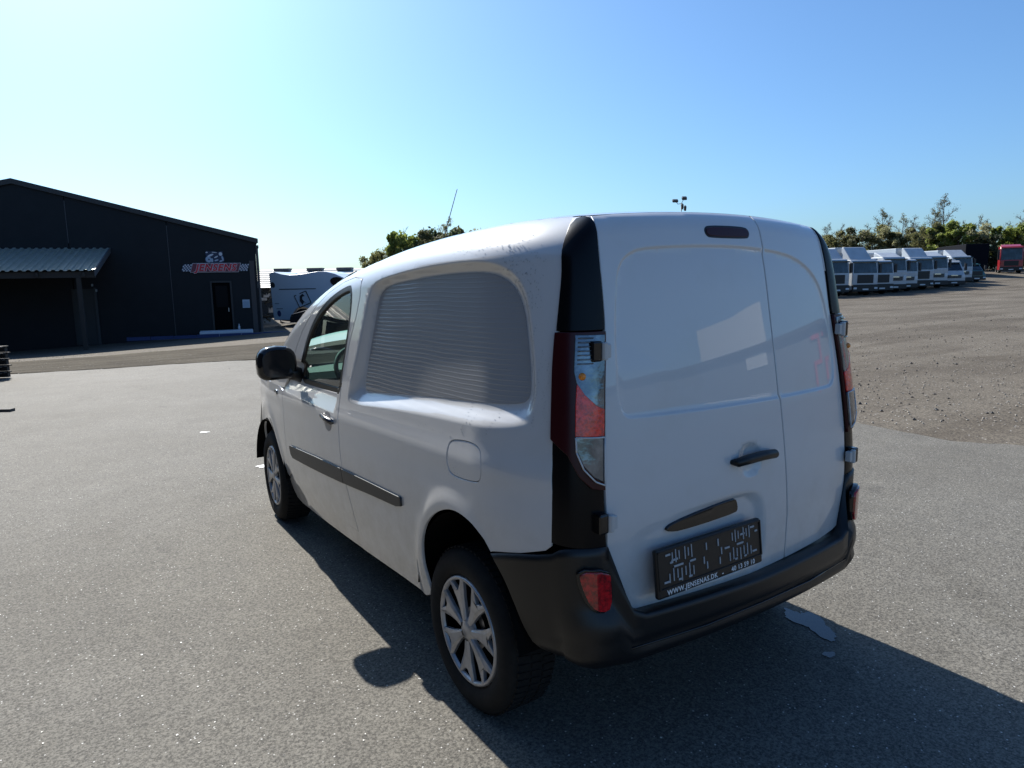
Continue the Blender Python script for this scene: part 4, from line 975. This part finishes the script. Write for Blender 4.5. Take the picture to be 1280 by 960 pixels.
# clutter heap between hall and truck
jk = P(-13.5, 39.5); jk.z = -.4
hp = empty('scrap_heap', jk, 0, 'dark heap of scrap and brush between the hall corner and the white truck', 'scrap')
rj = random.Random(5); b = MB()
for _ in range(60):
    a = Vector((rj.uniform(-.8,.9), rj.uniform(-.5,.5), rj.uniform(0,1.9))); d_ = Vector((rj.uniform(-1,1), rj.uniform(-1,1), rj.uniform(-.6,.8)))*rj.uniform(.2,.6); b.tube([a, a+d_], rj.uniform(.01,.05), 5)
b.build('brush', M('brush', (.03,.028,.022), .9), hp)
for i in range(9):
    a = (rj.uniform(-.6,.8), rj.uniform(-.5,.3), rj.uniform(.2,1.6)); MB().box(a[0]-.15, a[0]+.15, a[1]-.1, a[1]+.1, a[2]-.06, a[2]+.08).build('scrap_piece', M('scrap', (.25,.25,.26), .5) if i == 0 else bpy.data.materials['scrap'], hp)

# ---- floodlight mast
ms = P(14.6, 60, -.3)
mast = empty('light_mast', ms, 0, 'tall mast with three floodlight heads rising beyond the van roof', 'light mast')
mast.scale = (.85, .85, 1)
m_mast = M('mast_dark', (.03,.035,.04), .5)
MB().tube([(0,0,0),(0,0,8.25)], [.10,.045], 10).build('pole', m_mast, mast, True)
MB().tube([(-.55*SR.x,-.55*SR.y,8.35),(-.35*SR.x,-.35*SR.y,8.15),(0,0,8.18),(.2*SR.x,.2*SR.y,8.5)], .028, 6).build('bracket', m_mast, mast, True)
MB().tube([(0,0,7.95),(.35*SR.x,.35*SR.y,7.85)], .025, 6).build('bracket', m_mast, mast, True)
for l, z, w_, h2 in ((-.62, 8.42, .28, .10), (.28, 8.62, .24, .12), (.38, 7.80, .10, .20), (.09, 7.95, .10, .22)):
    e = MB().box(-w_, w_, -.18, .18, -h2, h2).build('floodlight', m_mast, mast, False, .05); e.location = (SR.x*l, SR.y*l, z); e.rotation_euler = (R(25), 0, math.atan2(SR.y, SR.x))

# ---- trucks on the right: unit = cab facing -y, origin at ground under the cab front centre
m_tw = M('lorry_white', (.42, .45, .48), .4, coat=.5, noise=(2, (.34,.36,.38), .45, .75))
m_wind = M('windscreen_dark', (.012, .022, .032), .1, spec=.5, noise=(1.2, (.05,.08,.11), .45, .7))
m_chas = M('chassis_black', (.015, .015, .016), .6)
m_box = M('lorry_box', (.34, .39, .44), .5, noise=(1, (.28,.32,.37), .4, .7))
m_redc = M('lorry_red', (.30, .012, .02), .35, coat=.6)
m_green = M('van_green', (.02, .10, .10), .35, coat=.6)
m_lamp = M('lamp_glass', (.55,.6,.65), .2)
def make_lorry(name, W=2.2, Hc=2.75, cab=m_tw, boxh=3.3, boxl=6.0, dark_grille=True, deflector=True, label=None, cat='lorry', group='white lorries parked in a row', van_=False, screen_lo=.55):
    e = empty(name, (0,0,0), 0, label, cat, group); w2 = W/2; z0 = .42 if not van_ else .32
    zs = z0+(Hc-z0)*screen_lo; zt = z0+(Hc-z0)*.90
    # cab: outline in (y, z) swept across, edges rounded
    slant = .12 if not van_ else .75; nose = 0 if not van_ else .45
    pr = [(.0,z0),(-.02,zs-.25*(Hc-z0) if van_ else zs-.1),(nose,zs),(nose+slant,zt),(nose+slant+.25,Hc),(1.9+nose,Hc),(1.9+nose,z0)]
    c = MB().prism(pr, lambda y, z: (-w2, y, z), lambda y, z: (w2, y, z)).build('cab', cab, e, False, .09, 3)
    f = lambda z: nose+slant*(z-zs)/(zt-zs)
    q = [(-w2*.90,zs+.03),(w2*.90,zs+.03),(w2*.84,zt-.02),(-w2*.84,zt-.02)]
    MB().prism(q, lambda x, z: (x, f(z)-.03, z), lambda x, z: (x, f(z)+.05, z)).build('windscreen', m_wind, c, False, .02)
    for s in (-1, 1):
        qs = [(nose+.22,zs+.03),(nose+1.1,zs+.03),(nose+1.1,zt-.05),(nose+slant+.22,zt-.05)]
        MB().prism(qs, lambda y, z: (s*(w2+.006), y, z), lambda y, z: (s*(w2-.03), y, z)).build('side_window', m_wind, c)
    gh = (zs-z0)
    MB().box(-w2*.62, w2*.62, -.045, .03, z0+gh*.42, z0+gh*(.92 if dark_grille else .66)).build('grille', m_chas if dark_grille else m_wind, c, False, .02)
    if not dark_grille: MB().box(-w2*.3, w2*.3, -.06, .0, z0+gh*.60, z0+gh*.68).build('badge_bar', m_chrome, c)
    MB().box(-w2*.99, w2*.99, -.09, .25, z0-.10, z0+gh*(.34 if dark_grille else .22)).build('bumper', m_chas, c, False, .04)
    MB().box(-.26, .26, -.105, -.092, z0+.02, z0+.13).build('number_plate', m_lamp, c)
    for s in (-1, 1):
        b = MB(); b.box(s*w2*.80-.15, s*w2*.80+.15, -.11 if dark_grille else -.06, .05, z0+(.08 if dark_grille else gh*.45), z0+(.24 if dark_grille else gh*.70)); b.build('headlight', m_lamp, c, False, .03)
        b = MB(); b.box(s*(w2+.17)-.10, s*(w2+.17)+.10, -.02+nose, .12+nose, zs+.05, zt-.08); b.tube([(s*w2, .2+nose, zt), (s*(w2+.17), .05+nose, zt-.05)], .02, 5); b.build('mirror', m_chas, c, False, .02)
    MB().box(-w2*.92, w2*.92, nose+slant-.20, nose+slant+.06, zt+.02, zt+.10).build('sun_visor', m_wind if not van_ else cab, c)
    if deflector: MB().prism([(.55,Hc-.02),(1.55,boxh),(1.75,boxh),(1.75,Hc-.02)], lambda y, z: (-w2*.85, y, z), lambda y, z: (w2*.85, y, z)).build('roof_deflector', cab, c, False, .08, 3)
    bx = None
    if boxl:
        bx = MB().box(-w2*1.08, w2*1.08, 2.15+nose, 2.15+nose+boxl, 1.05 if not van_ else .6, boxh).build('box_body', m_box, e, False, .04)
        for s in (-1, 1): MB().box(s*w2*1.09-.02, s*w2*1.09+.02, 2.2+nose, 2.1+nose+boxl, 1.0, 1.12).build('side_rail', m_chas, bx)
        MB().box(-w2*.9, w2*.9, 2.145+nose, 2.148+nose, 1.3, boxh-.1).build('head_board', m_tw, bx)
    MB().box(-.45, .45, .6, 2.1+nose+(boxl or 1)*.95, .5, .85).build('chassis', m_chas, e)
    r = .46 if not van_ else .34
    for s in (-1, 1):
        for y in (1.15+nose*.5, 2.1+nose+(boxl or 1.5)*.68): add_wheel(e, (s*(w2-.02), y, r), 0 if s < 0 else math.pi, r, .28, m_chas)
    return e
def place(e, L, D, rot, label=None):
    e.location = P(L, D); e.rotation_euler = (0, 0, rot)
    if label: e['label'] = label
    return e
# heading: the camera sees the fronts obliquely, receding to the right
def face(L, D, swing):      # rotation so that -y points to the camera, then swung
    d = -(SR*L+SF*D); return math.atan2(d.y, d.x)+R(90)+R(swing)
rowspec = [  # L, D, kind, label
 (22.6, 52.0, 'cabA', 'white lorry half hidden behind the van edge, first of the parked row'),
 (25.3, 54.0, 'cabA', 'white lorry with black grille, fully visible next to the van edge'),
 (28.5, 56.0, 'cabB', 'white lorry with the tallest sloping roof deflector in the row'),
 (30.9, 58.0, 'cabA2', 'white low-roofed lorry just right of the tall deflector lorry'),
 (33.4, 60.5, 'cabC', 'white lorry with glossy grille and white bumper, left of its small twin'),
 (35.6, 62.5, 'cabD', 'smallest white lorry cab, with glossy grille, in mid row'),
 (38.1, 64.5, 'cabE', 'white lorry with black lower front and bright box body in mid row'),
 (40.7, 66.5, 'cabC', 'white lorry with dark roof visor standing left of the white van'),
 (46.3, 71.5, 'cabF', 'white lorry with raised roof spoiler at the right end of the row')]
protos = {}
specs = {'cabA': dict(W=2.2,Hc=2.9,boxh=3.75,boxl=6.5), 'cabB': dict(W=2.35,Hc=2.85,boxh=3.9,boxl=7), 'cabA2': dict(W=2.2,Hc=2.8,boxh=3.0,boxl=5,deflector=False),
 'cabC': dict(W=2.2,Hc=3.1,boxh=3.5,boxl=6,dark_grille=False), 'cabD': dict(W=2.05,Hc=2.85,boxh=2.9,boxl=5,dark_grille=False,deflector=False),
 'cabE': dict(W=2.3,Hc=3.0,boxh=3.9,boxl=7), 'cabF': dict(W=2.25,Hc=2.9,boxh=3.55,boxl=5,dark_grille=False)}
for i, (L, D, k, lab) in enumerate(rowspec):
    if k not in protos: protos[k] = make_lorry('lorry', label=lab, **specs[k]); e = protos[k]
    else: e = copy_tree(protos[k])
    place(e, L, D, face(L, D, 38), lab)
v_ = make_lorry('white_van', W=2.0, Hc=2.55, boxh=2.7, boxl=3.2, dark_grille=False, deflector=False, van_=True, cat='van', label='white van with sloping bonnet parked between two lorries', group=None)
place(v_, 43.6, 68.5, face(43.6, 68.5, 22))
g_ = make_lorry('green_van', W=1.9, Hc=2.0, cab=m_green, boxh=2.1, boxl=2.5, dark_grille=True, deflector=False, van_=True, cat='van', label='small teal green van at the far right end of the row', group=None)
place(g_, 49.8, 74.5, face(49.8, 74.5, 30))
for o in g_.children:
    if o.name.startswith('box_body'):
        o.data.materials[0] = m_green
rd = make_lorry('red_lorry', W=2.5, Hc=3.45, cab=m_redc, boxh=3.7, boxl=0, cat='lorry', label='red lorry cab standing alone in front of the hedge', group=None, screen_lo=.42)
place(rd, 64.5, 90, face(64.5, 90, 8))
# dark trailer in the shade behind the row
dt = P(56.0, 84)
tr = empty('dark_trailer', dt, face(56, 84, 20), 'dark box trailer in the shade between the row of lorries and the red lorry', 'trailer')
MB().box(-1.25, 1.25, 0, 10, .9, 3.9).build('box_body', M('trailer_dark', (.003,.004,.008), .8, spec=.1), tr, False, .04)
MB().box(-.5, .5, .3, 9.5, .5, .88).build('chassis', m_chas, tr)
for s in (-1, 1):
    for y in (7, 8.3): add_wheel(tr, (s*1.2, y, .5), 0 if s < 0 else math.pi, .5, .3, m_chas)

# ---- trees and bushes
def leaf_mat(name, c1, c2):
    m = bpy.data.materials.new(name); m.use_nodes = True; t = m.node_tree; N = t.nodes; K = t.links; b = N['Principled BSDF']
    g = N.new('ShaderNodeNewGeometry'); cr = N.new('ShaderNodeMix'); cr.data_type = 'RGBA'
    cr.inputs[6].default_value = (*c1, 1); cr.inputs[7].default_value = (*c2, 1); K.new(g.outputs['Random Per Island'], cr.inputs[0])
    K.new(cr.outputs[2], b.inputs['Base Color']); b.inputs['Roughness'].default_value = .6
    tl = N.new('ShaderNodeBsdfTranslucent'); K.new(cr.outputs[2], tl.inputs[0]); mx = N.new('ShaderNodeMixShader'); mx.inputs[0].default_value = .6
    K.new(b.outputs[0], mx.inputs[1]); K.new(tl.outputs[0], mx.inputs[2]); K.new(mx.outputs[0], N['Material Output'].inputs[0]); return m
m_leafy = leaf_mat('spring_leaves', (.12, .16, .035), (.27, .31, .08))
m_leafo = leaf_mat('olive_leaves', (.10, .11, .045), (.21, .20, .09))
m_leafd = leaf_mat('dark_leaves', (.04, .06, .03), (.09, .11, .05))
m_bark = M('bark', (.075, .06, .05), .9)
m_twig = M('twigs', (.11, .09, .075), .9)
def leaves(rnd, centres, n, spread, size):
    vs = []; fs = []
    for _ in range(n):
        c, r = rnd.choice(centres); d = Vector((rnd.gauss(0,1), rnd.gauss(0,1), rnd.gauss(0,.8))); d = d.normalized()*r*rnd.uniform(.35, 1.08)*spread
        p = c+d; a = Vector((rnd.uniform(-1,1), rnd.uniform(-1,1), rnd.uniform(-1,1))).normalized(); q = a.orthogonal().normalized(); s = size*rnd.uniform(.5,1.3)
        k = len(vs); vs += [p-a*s, p+q*s*.6, p+a*s, p-q*s*.6]; fs.append((k, k+1, k+2, k+3))
    return vs, fs
def limbs(rnd, h, n1=9, n2=5, n3=4, spread=.45, lo=.25, lean_=0):
    b = MB(); tips = []
    top = Vector((lean_, 0, h)); pts = [Vector((0,0,0)), Vector((rnd.gauss(0,.15), rnd.gauss(0,.15), h*.35)), Vector((rnd.gauss(0,.25)+lean_*.5, rnd.gauss(0,.2), h*.7)), top]
    b.tube(pts, [h*.011, h*.009, h*.006, h*.002], 6)
    def at(t): t *= 3; i = min(int(t), 2); return pts[i].lerp(pts[i+1], t-i)
    for i in range(n1):
        t = lo+(.97-lo)*(i+rnd.random())/n1; p = at(t); a = rnd.uniform(0, 6.28); L = h*spread*(1.15-t)*rnd.uniform(.7, 1.2)
        d = Vector((math.cos(a), math.sin(a), rnd.uniform(.5, 1.4))).normalized(); q = p+d*L+Vector((0,0,L*.2))
        b.tube([p, p.lerp(q, .5)+Vector((rnd.gauss(0,.06*L),rnd.gauss(0,.06*L),-.04*L)), q], [h*.004, h*.0028, h*.0014], 4, cap=False)
        for j in range(n2):
            f = rnd.uniform(.3, 1); p2 = p.lerp(q, f); d2 = (d+Vector((rnd.gauss(0,.6), rnd.gauss(0,.6), rnd.gauss(.2,.4)))).normalized(); q2 = p2+d2*L*rnd.uniform(.25,.5)
            b.tube([p2, q2], [h*.0019, h*.0011], 3, cap=False); tips.append((q2, L*.16+.15))
            for k in range(n3):
                p3 = p2.lerp(q2, rnd.uniform(.3,1)); q3 = p3+(d2+Vector((rnd.gauss(0,.7), rnd.gauss(0,.7), rnd.gauss(.1,.5)))).normalized()*L*rnd.uniform(.1,.25)
                b.tube([p3, q3], [h*.0012, h*.0008], 3, cap=False)
    return b, tips
def bare_tree(seed, h, nleaf, lm, label=None, group='bare budding trees along the skyline'):
    rnd = random.Random(seed); e = empty('tree', (0,0,0), 0, label, 'tree', group)
    b, tips = limbs(rnd, h, n1=20, n2=8, n3=6, spread=.30, lo=.15, lean_=rnd.uniform(-.6,.6)); b.build('trunk', m_twig, e)
    vs, fs = leaves(rnd, tips, nleaf, 1.6, .11); mk('crown', vs, fs, lm, e); return e
def bush(seed, w_, h, n, lm, label=None, group='leafy bushes of the boundary hedge'):
    rnd = random.Random(seed); e = empty('bush', (0,0,0), 0, label, 'bush', group)
    b, _ = limbs(rnd, h*.95, n1=9, n2=3, n3=2, spread=.4, lo=.1); b.build('stems', m_bark, e)
    cs = []
    for _ in range(34):
        a = rnd.uniform(0, 6.28); z = rnd.uniform(.08, .92); r = (1-(2*z-.9)**2*.5)*w_*.5*rnd.uniform(.2, 1)
        cs.append((Vector((r*math.cos(a), r*math.sin(a), z*h)), rnd.uniform(.35, .85)))
    vs, fs = leaves(rnd, cs, n, 1.0, .17); mk('foliage', vs, fs, lm, e); return e
rt_ = random.Random(11)
m_leafp = leaf_mat('pale_buds', (.20, .20, .10), (.34, .33, .18))
bp1 = [bush(21, 6.4, 7.2, 8200, m_leafy), bush(22, 6.2, 6.8, 7800, m_leafo), bush(23, 6.4, 6.6, 6800, m_leafp), bush(24, 6, 5.8, 6000, m_leafd)]
tp1 = [bare_tree(31, 12, 900, m_leafo), bare_tree(32, 10.5, 1400, m_leafy), bare_tree(33, 11, 300, m_leafo)]
used = set()
def put(protos_, i, L, D, s, label, rot=None, z=None, sx=1):
    k = i % len(protos_); e = protos_[k] if (id(protos_), k) not in used else copy_tree(protos_[k]); used.add((id(protos_), k))
    p = P(L, D); 
    if z is not None: p.z = z
    e.location = p; e.rotation_euler = (0, 0, rot if rot is not None else rt_.uniform(0, 6.28)); e.scale = (s*sx, s*sx, s); e['label'] = label; return e
# right-hand hedge: u -> L at distance D
def Lu(u, D): return (u-640)/863.4*.989*D
hedge = [(1030,110,.62,1,0),(1050,112,.70,1,0),(1072,108,.72,1,0),(1094,110,.78,1,0),(1117,108,.74,2,0),(1140,108,.70,1,0),(1160,104,.92,1,0),(1178,102,.98,0,0),(1198,100,.92,0,0),(1218,100,.90,2,0),(1236,98,.80,3,0),(1252,100,.86,0,0),(1272,100,.92,2,0),(1292,98,.96,0,0),(1312,98,.9,2,0)]
names_h = ['bush in the hedge behind the lorries', 'leafy bush behind the red lorry']
side_words = {1292:'green bush just outside the right edge, its leaves reaching into the picture',1312:'olive bush farthest right in the hedge, past the picture edge',1030:'olive bush at the van edge, leftmost of the right hand hedge',1050:'olive bush second from the van edge in the hedge',1072:'olive bush above the tall deflector lorry',1094:'olive bush under the first bare treetops of the hedge',1117:'pale green bush behind the middle of the lorry row',1140:'sparse olive bush left of the tall bushy stretch',1160:'tall olive brown bush where the hedge steps up',1178:'tall green bush below the highest tree',1198:'tall green bush just right of the highest tree',1218:'green bush behind the end of the lorry row',1236:'dark shaded bush behind the dark trailer',1252:'bright green bush directly behind the red lorry',1272:'bright green bush right of the red lorry at the picture edge'}
for i, (u, D, s, k, _) in enumerate(hedge):
    lab = side_words.get(u, 'green bush of the hedge beyond the right edge of the picture')
    put(bp1, k, Lu(u, D), D, s*(1.36 if u < 1155 else 1.08), lab)
trees = [(1017,118,.66,2),(1036,116,.70,0),(1052,114,.74,2),(1066,116,.62,1),(1083,114,.72,2),(1100,112,.86,0),(1110,113,.84,2),(1127,114,.80,0),(1141,112,.82,2),(1150,113,.74,1),(1163,110,.84,0),(1177,110,1.02,0),(1190,112,.80,1),(1204,112,.74,2),(1221,110,.80,2),(1232,108,.72,2),(1258,112,.70,2),(1281,108,.88,0)]
ordw = ['first','second','third','fourth','fifth','sixth','seventh','eighth','ninth','tenth','eleventh','twelfth','thirteenth','fourteenth','fifteenth','sixteenth','seventeenth','eighteenth']
for i, (u, D, s, k) in enumerate(trees):
    lab = 'highest bare budding tree standing above the hedge' if u == 1177 else ('budding tree at the right edge of the picture' if u == 1281 else f'bare budding tree behind the hedge, {ordw[i]} counting from the van')
    put(tp1, k, Lu(u, D), D, s*.9, lab)
# trees seen over the van roof on the left
bg2 = [(474,88,.80,1),(492,86,.96,1),(509,85,1.13,0),(526,86,1.10,2),(545,84,1.10,1),(562,84,1.32,3),(582,86,1.16,1),(604,86,1.14,2)]
lb = ['lowest leafy tree at the left end above the van roof','olive bushy tree second from the left above the van roof','tallest rounded green tree above the front of the van roof','pale leafy tree between the round green tree and the aerial','olive bushy tree by the van aerial','dark bushy tree just right of the aerial','olive bushy tree low over the roof, right of the dark one','pale leafy tree last before the roof hides the row']
for i, (u, D, s, k) in enumerate(bg2):
    e = put(bp1, k, Lu(u, D), D, s*1.1, lb[i], z=-.3, sx=.8); e['group'] = 'bushy trees behind the van roof'
for i, (u, D, s, k) in enumerate([(484,92,.80,2),(508,90,.98,2),(530,90,.92,1),(538,92,.93,0),(556,90,1.0,2),(567,88,1.10,0),(577,90,.95,1),(592,90,1.02,2),(602,92,1.05,2)]):
    e = put(tp1, k, Lu(u, D), D, s*.72, f'thin bare tree over the van roof, {ordw[i]} from the left', z=-.3); e['group'] = 'bare trees behind the van roof'

# ---- small things on the ground
rg = random.Random(17)
def rock(b, p, r):
    vs = []; 
    for d in ((1,0,0),(0,1,0),(-1,0,0),(0,-1,0),(0,0,1),(0,0,-1)):
        q = Vector(d)*r*rg.uniform(.6,1.2); q.z *= .6; vs.append(Vector(p)+q)
    b.add(vs, [(0,1,4),(1,2,4),(2,3,4),(3,0,4),(1,0,5),(2,1,5),(3,2,5),(0,3,5)])
b1, b2 = MB(), MB()
for i in range(5200):
    D = 6+22*rg.random()**1.5; L = rg.uniform(2.0, 2.0+D*.9); p = P(L, D)
    if L < 5.5 and D < 7.5: continue
    p.z += .0; rock(b1 if i % 4 else b2, p, rg.uniform(.006, .02)*(1 if i % 12 else 2.0))
for i in range(1500):
    L = rg.uniform(-16, -1); D = 14+8*rg.random(); p = P(L, D); rock(b1, p, rg.uniform(.006, .02))
for i in range(260):
    D = rg.uniform(1.2, 14); L = rg.uniform(-.9, .9)*D; p = P(L, D); p.z += .004; rock(b2 if i % 3 else b1, p, rg.uniform(.002, .007))
tag(b1.build('gravel_stones', M('stone', (.30,.27,.23), .8)), kind='stuff'); tag(b2.build('dark_stones', M('stone_dark', (.06,.055,.05), .8)), kind='stuff')
# pale flakes
b = MB()
for i in range(420):
    D = 1.2+10*rg.random()**1.6; L = rg.uniform(-.85, .45)*D; p = P(L, D); p.z += .007; r = rg.uniform(.002, .006)
    a0 = rg.uniform(0, 6.28); b.add([(p.x+r*math.cos(a0+t)*rg.uniform(.5,1.2), p.y+r*math.sin(a0+t)*rg.uniform(.5,1.2), p.z) for t in (0, 1.5, 3.0, 4.6)], [(0,1,2,3)])
tag(b.build('pale_flakes', M('flake', (.75,.74,.70), .5)), kind='stuff')
def flat_blob(name, L, D, rx, ry, rot, mat, lift=.008, n=28, jag=.25, **k):
    vs = []; c = P(L, D)
    for i in range(n):
        t = 2*math.pi*i/n; s = 1+jag*(math.sin(3*t+1)*.5+math.sin(5*t)*.3+rg.uniform(-.2,.2)); x = rx*s*math.cos(t); y = ry*s*math.sin(t)
        q = SR*(x*math.cos(rot)-y*math.sin(rot))+SF*(x*math.sin(rot)+y*math.cos(rot)); vs.append((c.x+q.x, c.y+q.y, c.z+lift))
    return tag(mk(name, vs, [tuple(range(n))], mat), **k)
m_pud = M('wet_film', (.018,.02,.024), .22, spec=.5)
L0, D0 = 1.40, 3.08; flat_blob('puddle', L0, D0, .065, .15, R(20), m_pud, .0075, n=60, jag=.42, label='small wet patch on the tarmac behind the rear bumper', cat='puddle')
L0, D0 = 1.36, 2.80; flat_blob('puddle', L0, D0, .03, .022, R(20), m_pud, .0075, label='tiny wet spot beside the larger wet patch', cat='puddle')
m_fl = M('scrap_paper', (.8,.8,.78), .6)
o = flat_blob('paper_scrap', -2.28, 6.15, .07, .05, R(30), m_fl, .009, jag=.4, label='white crumpled scrap on the tarmac beside the front wheel', cat='litter')
o = flat_blob('paper_scrap', -3.5, 7.68, .05, .03, R(5), m_fl, .009, jag=.4, label='thin white scrap on the open tarmac left of the van', cat='litter')

# ---- workshop behind and to the right of the photographer; it stands in the sun and mirrors in the van's doors
wk = empty('workshop', (21, -17, 0), math.atan2(-.78, -.62), 'grey workshop with a white upper front and a red framed gate, behind the photographer', 'building')
m_wk = M('workshop_grey', (.16, .17, .17), .7, noise=(2, (.12,.13,.13), .4, .7))
MB().box(-16, 14, 0, 12, -.2, 3.6).build('wall', m_wk, wk); MB().box(-16.2, 14.2, -.3, 12.2, 3.62, 3.85).build('roof', m_hall2, wk)
MB().box(-3.2, 3.4, -.05, 6, 3.87, 5.6).build('upper_front', M('workshop_white', (.75,.75,.72), .6), wk)
MB().box(-3.0, -.8, -.06, -.005, 2.6, 3.4).build('white_board', bpy.data.materials['workshop_white'], wk)
rf2 = M('gate_red', (.5,.03,.03), .5)
for gx in (-10.9, -9.4):
    for (x0, x1, z0, z1) in ((gx, gx+1.1, 3.0, 3.25), (gx, gx+1.1, 1.6, 1.85), (gx, gx+.25, 1.87, 2.98), (gx+.85, gx+1.1, .4, 1.58)):
        MB().box(x0, x1, -.08, -.005, z0, z1).build('gate_frame', rf2, wk)
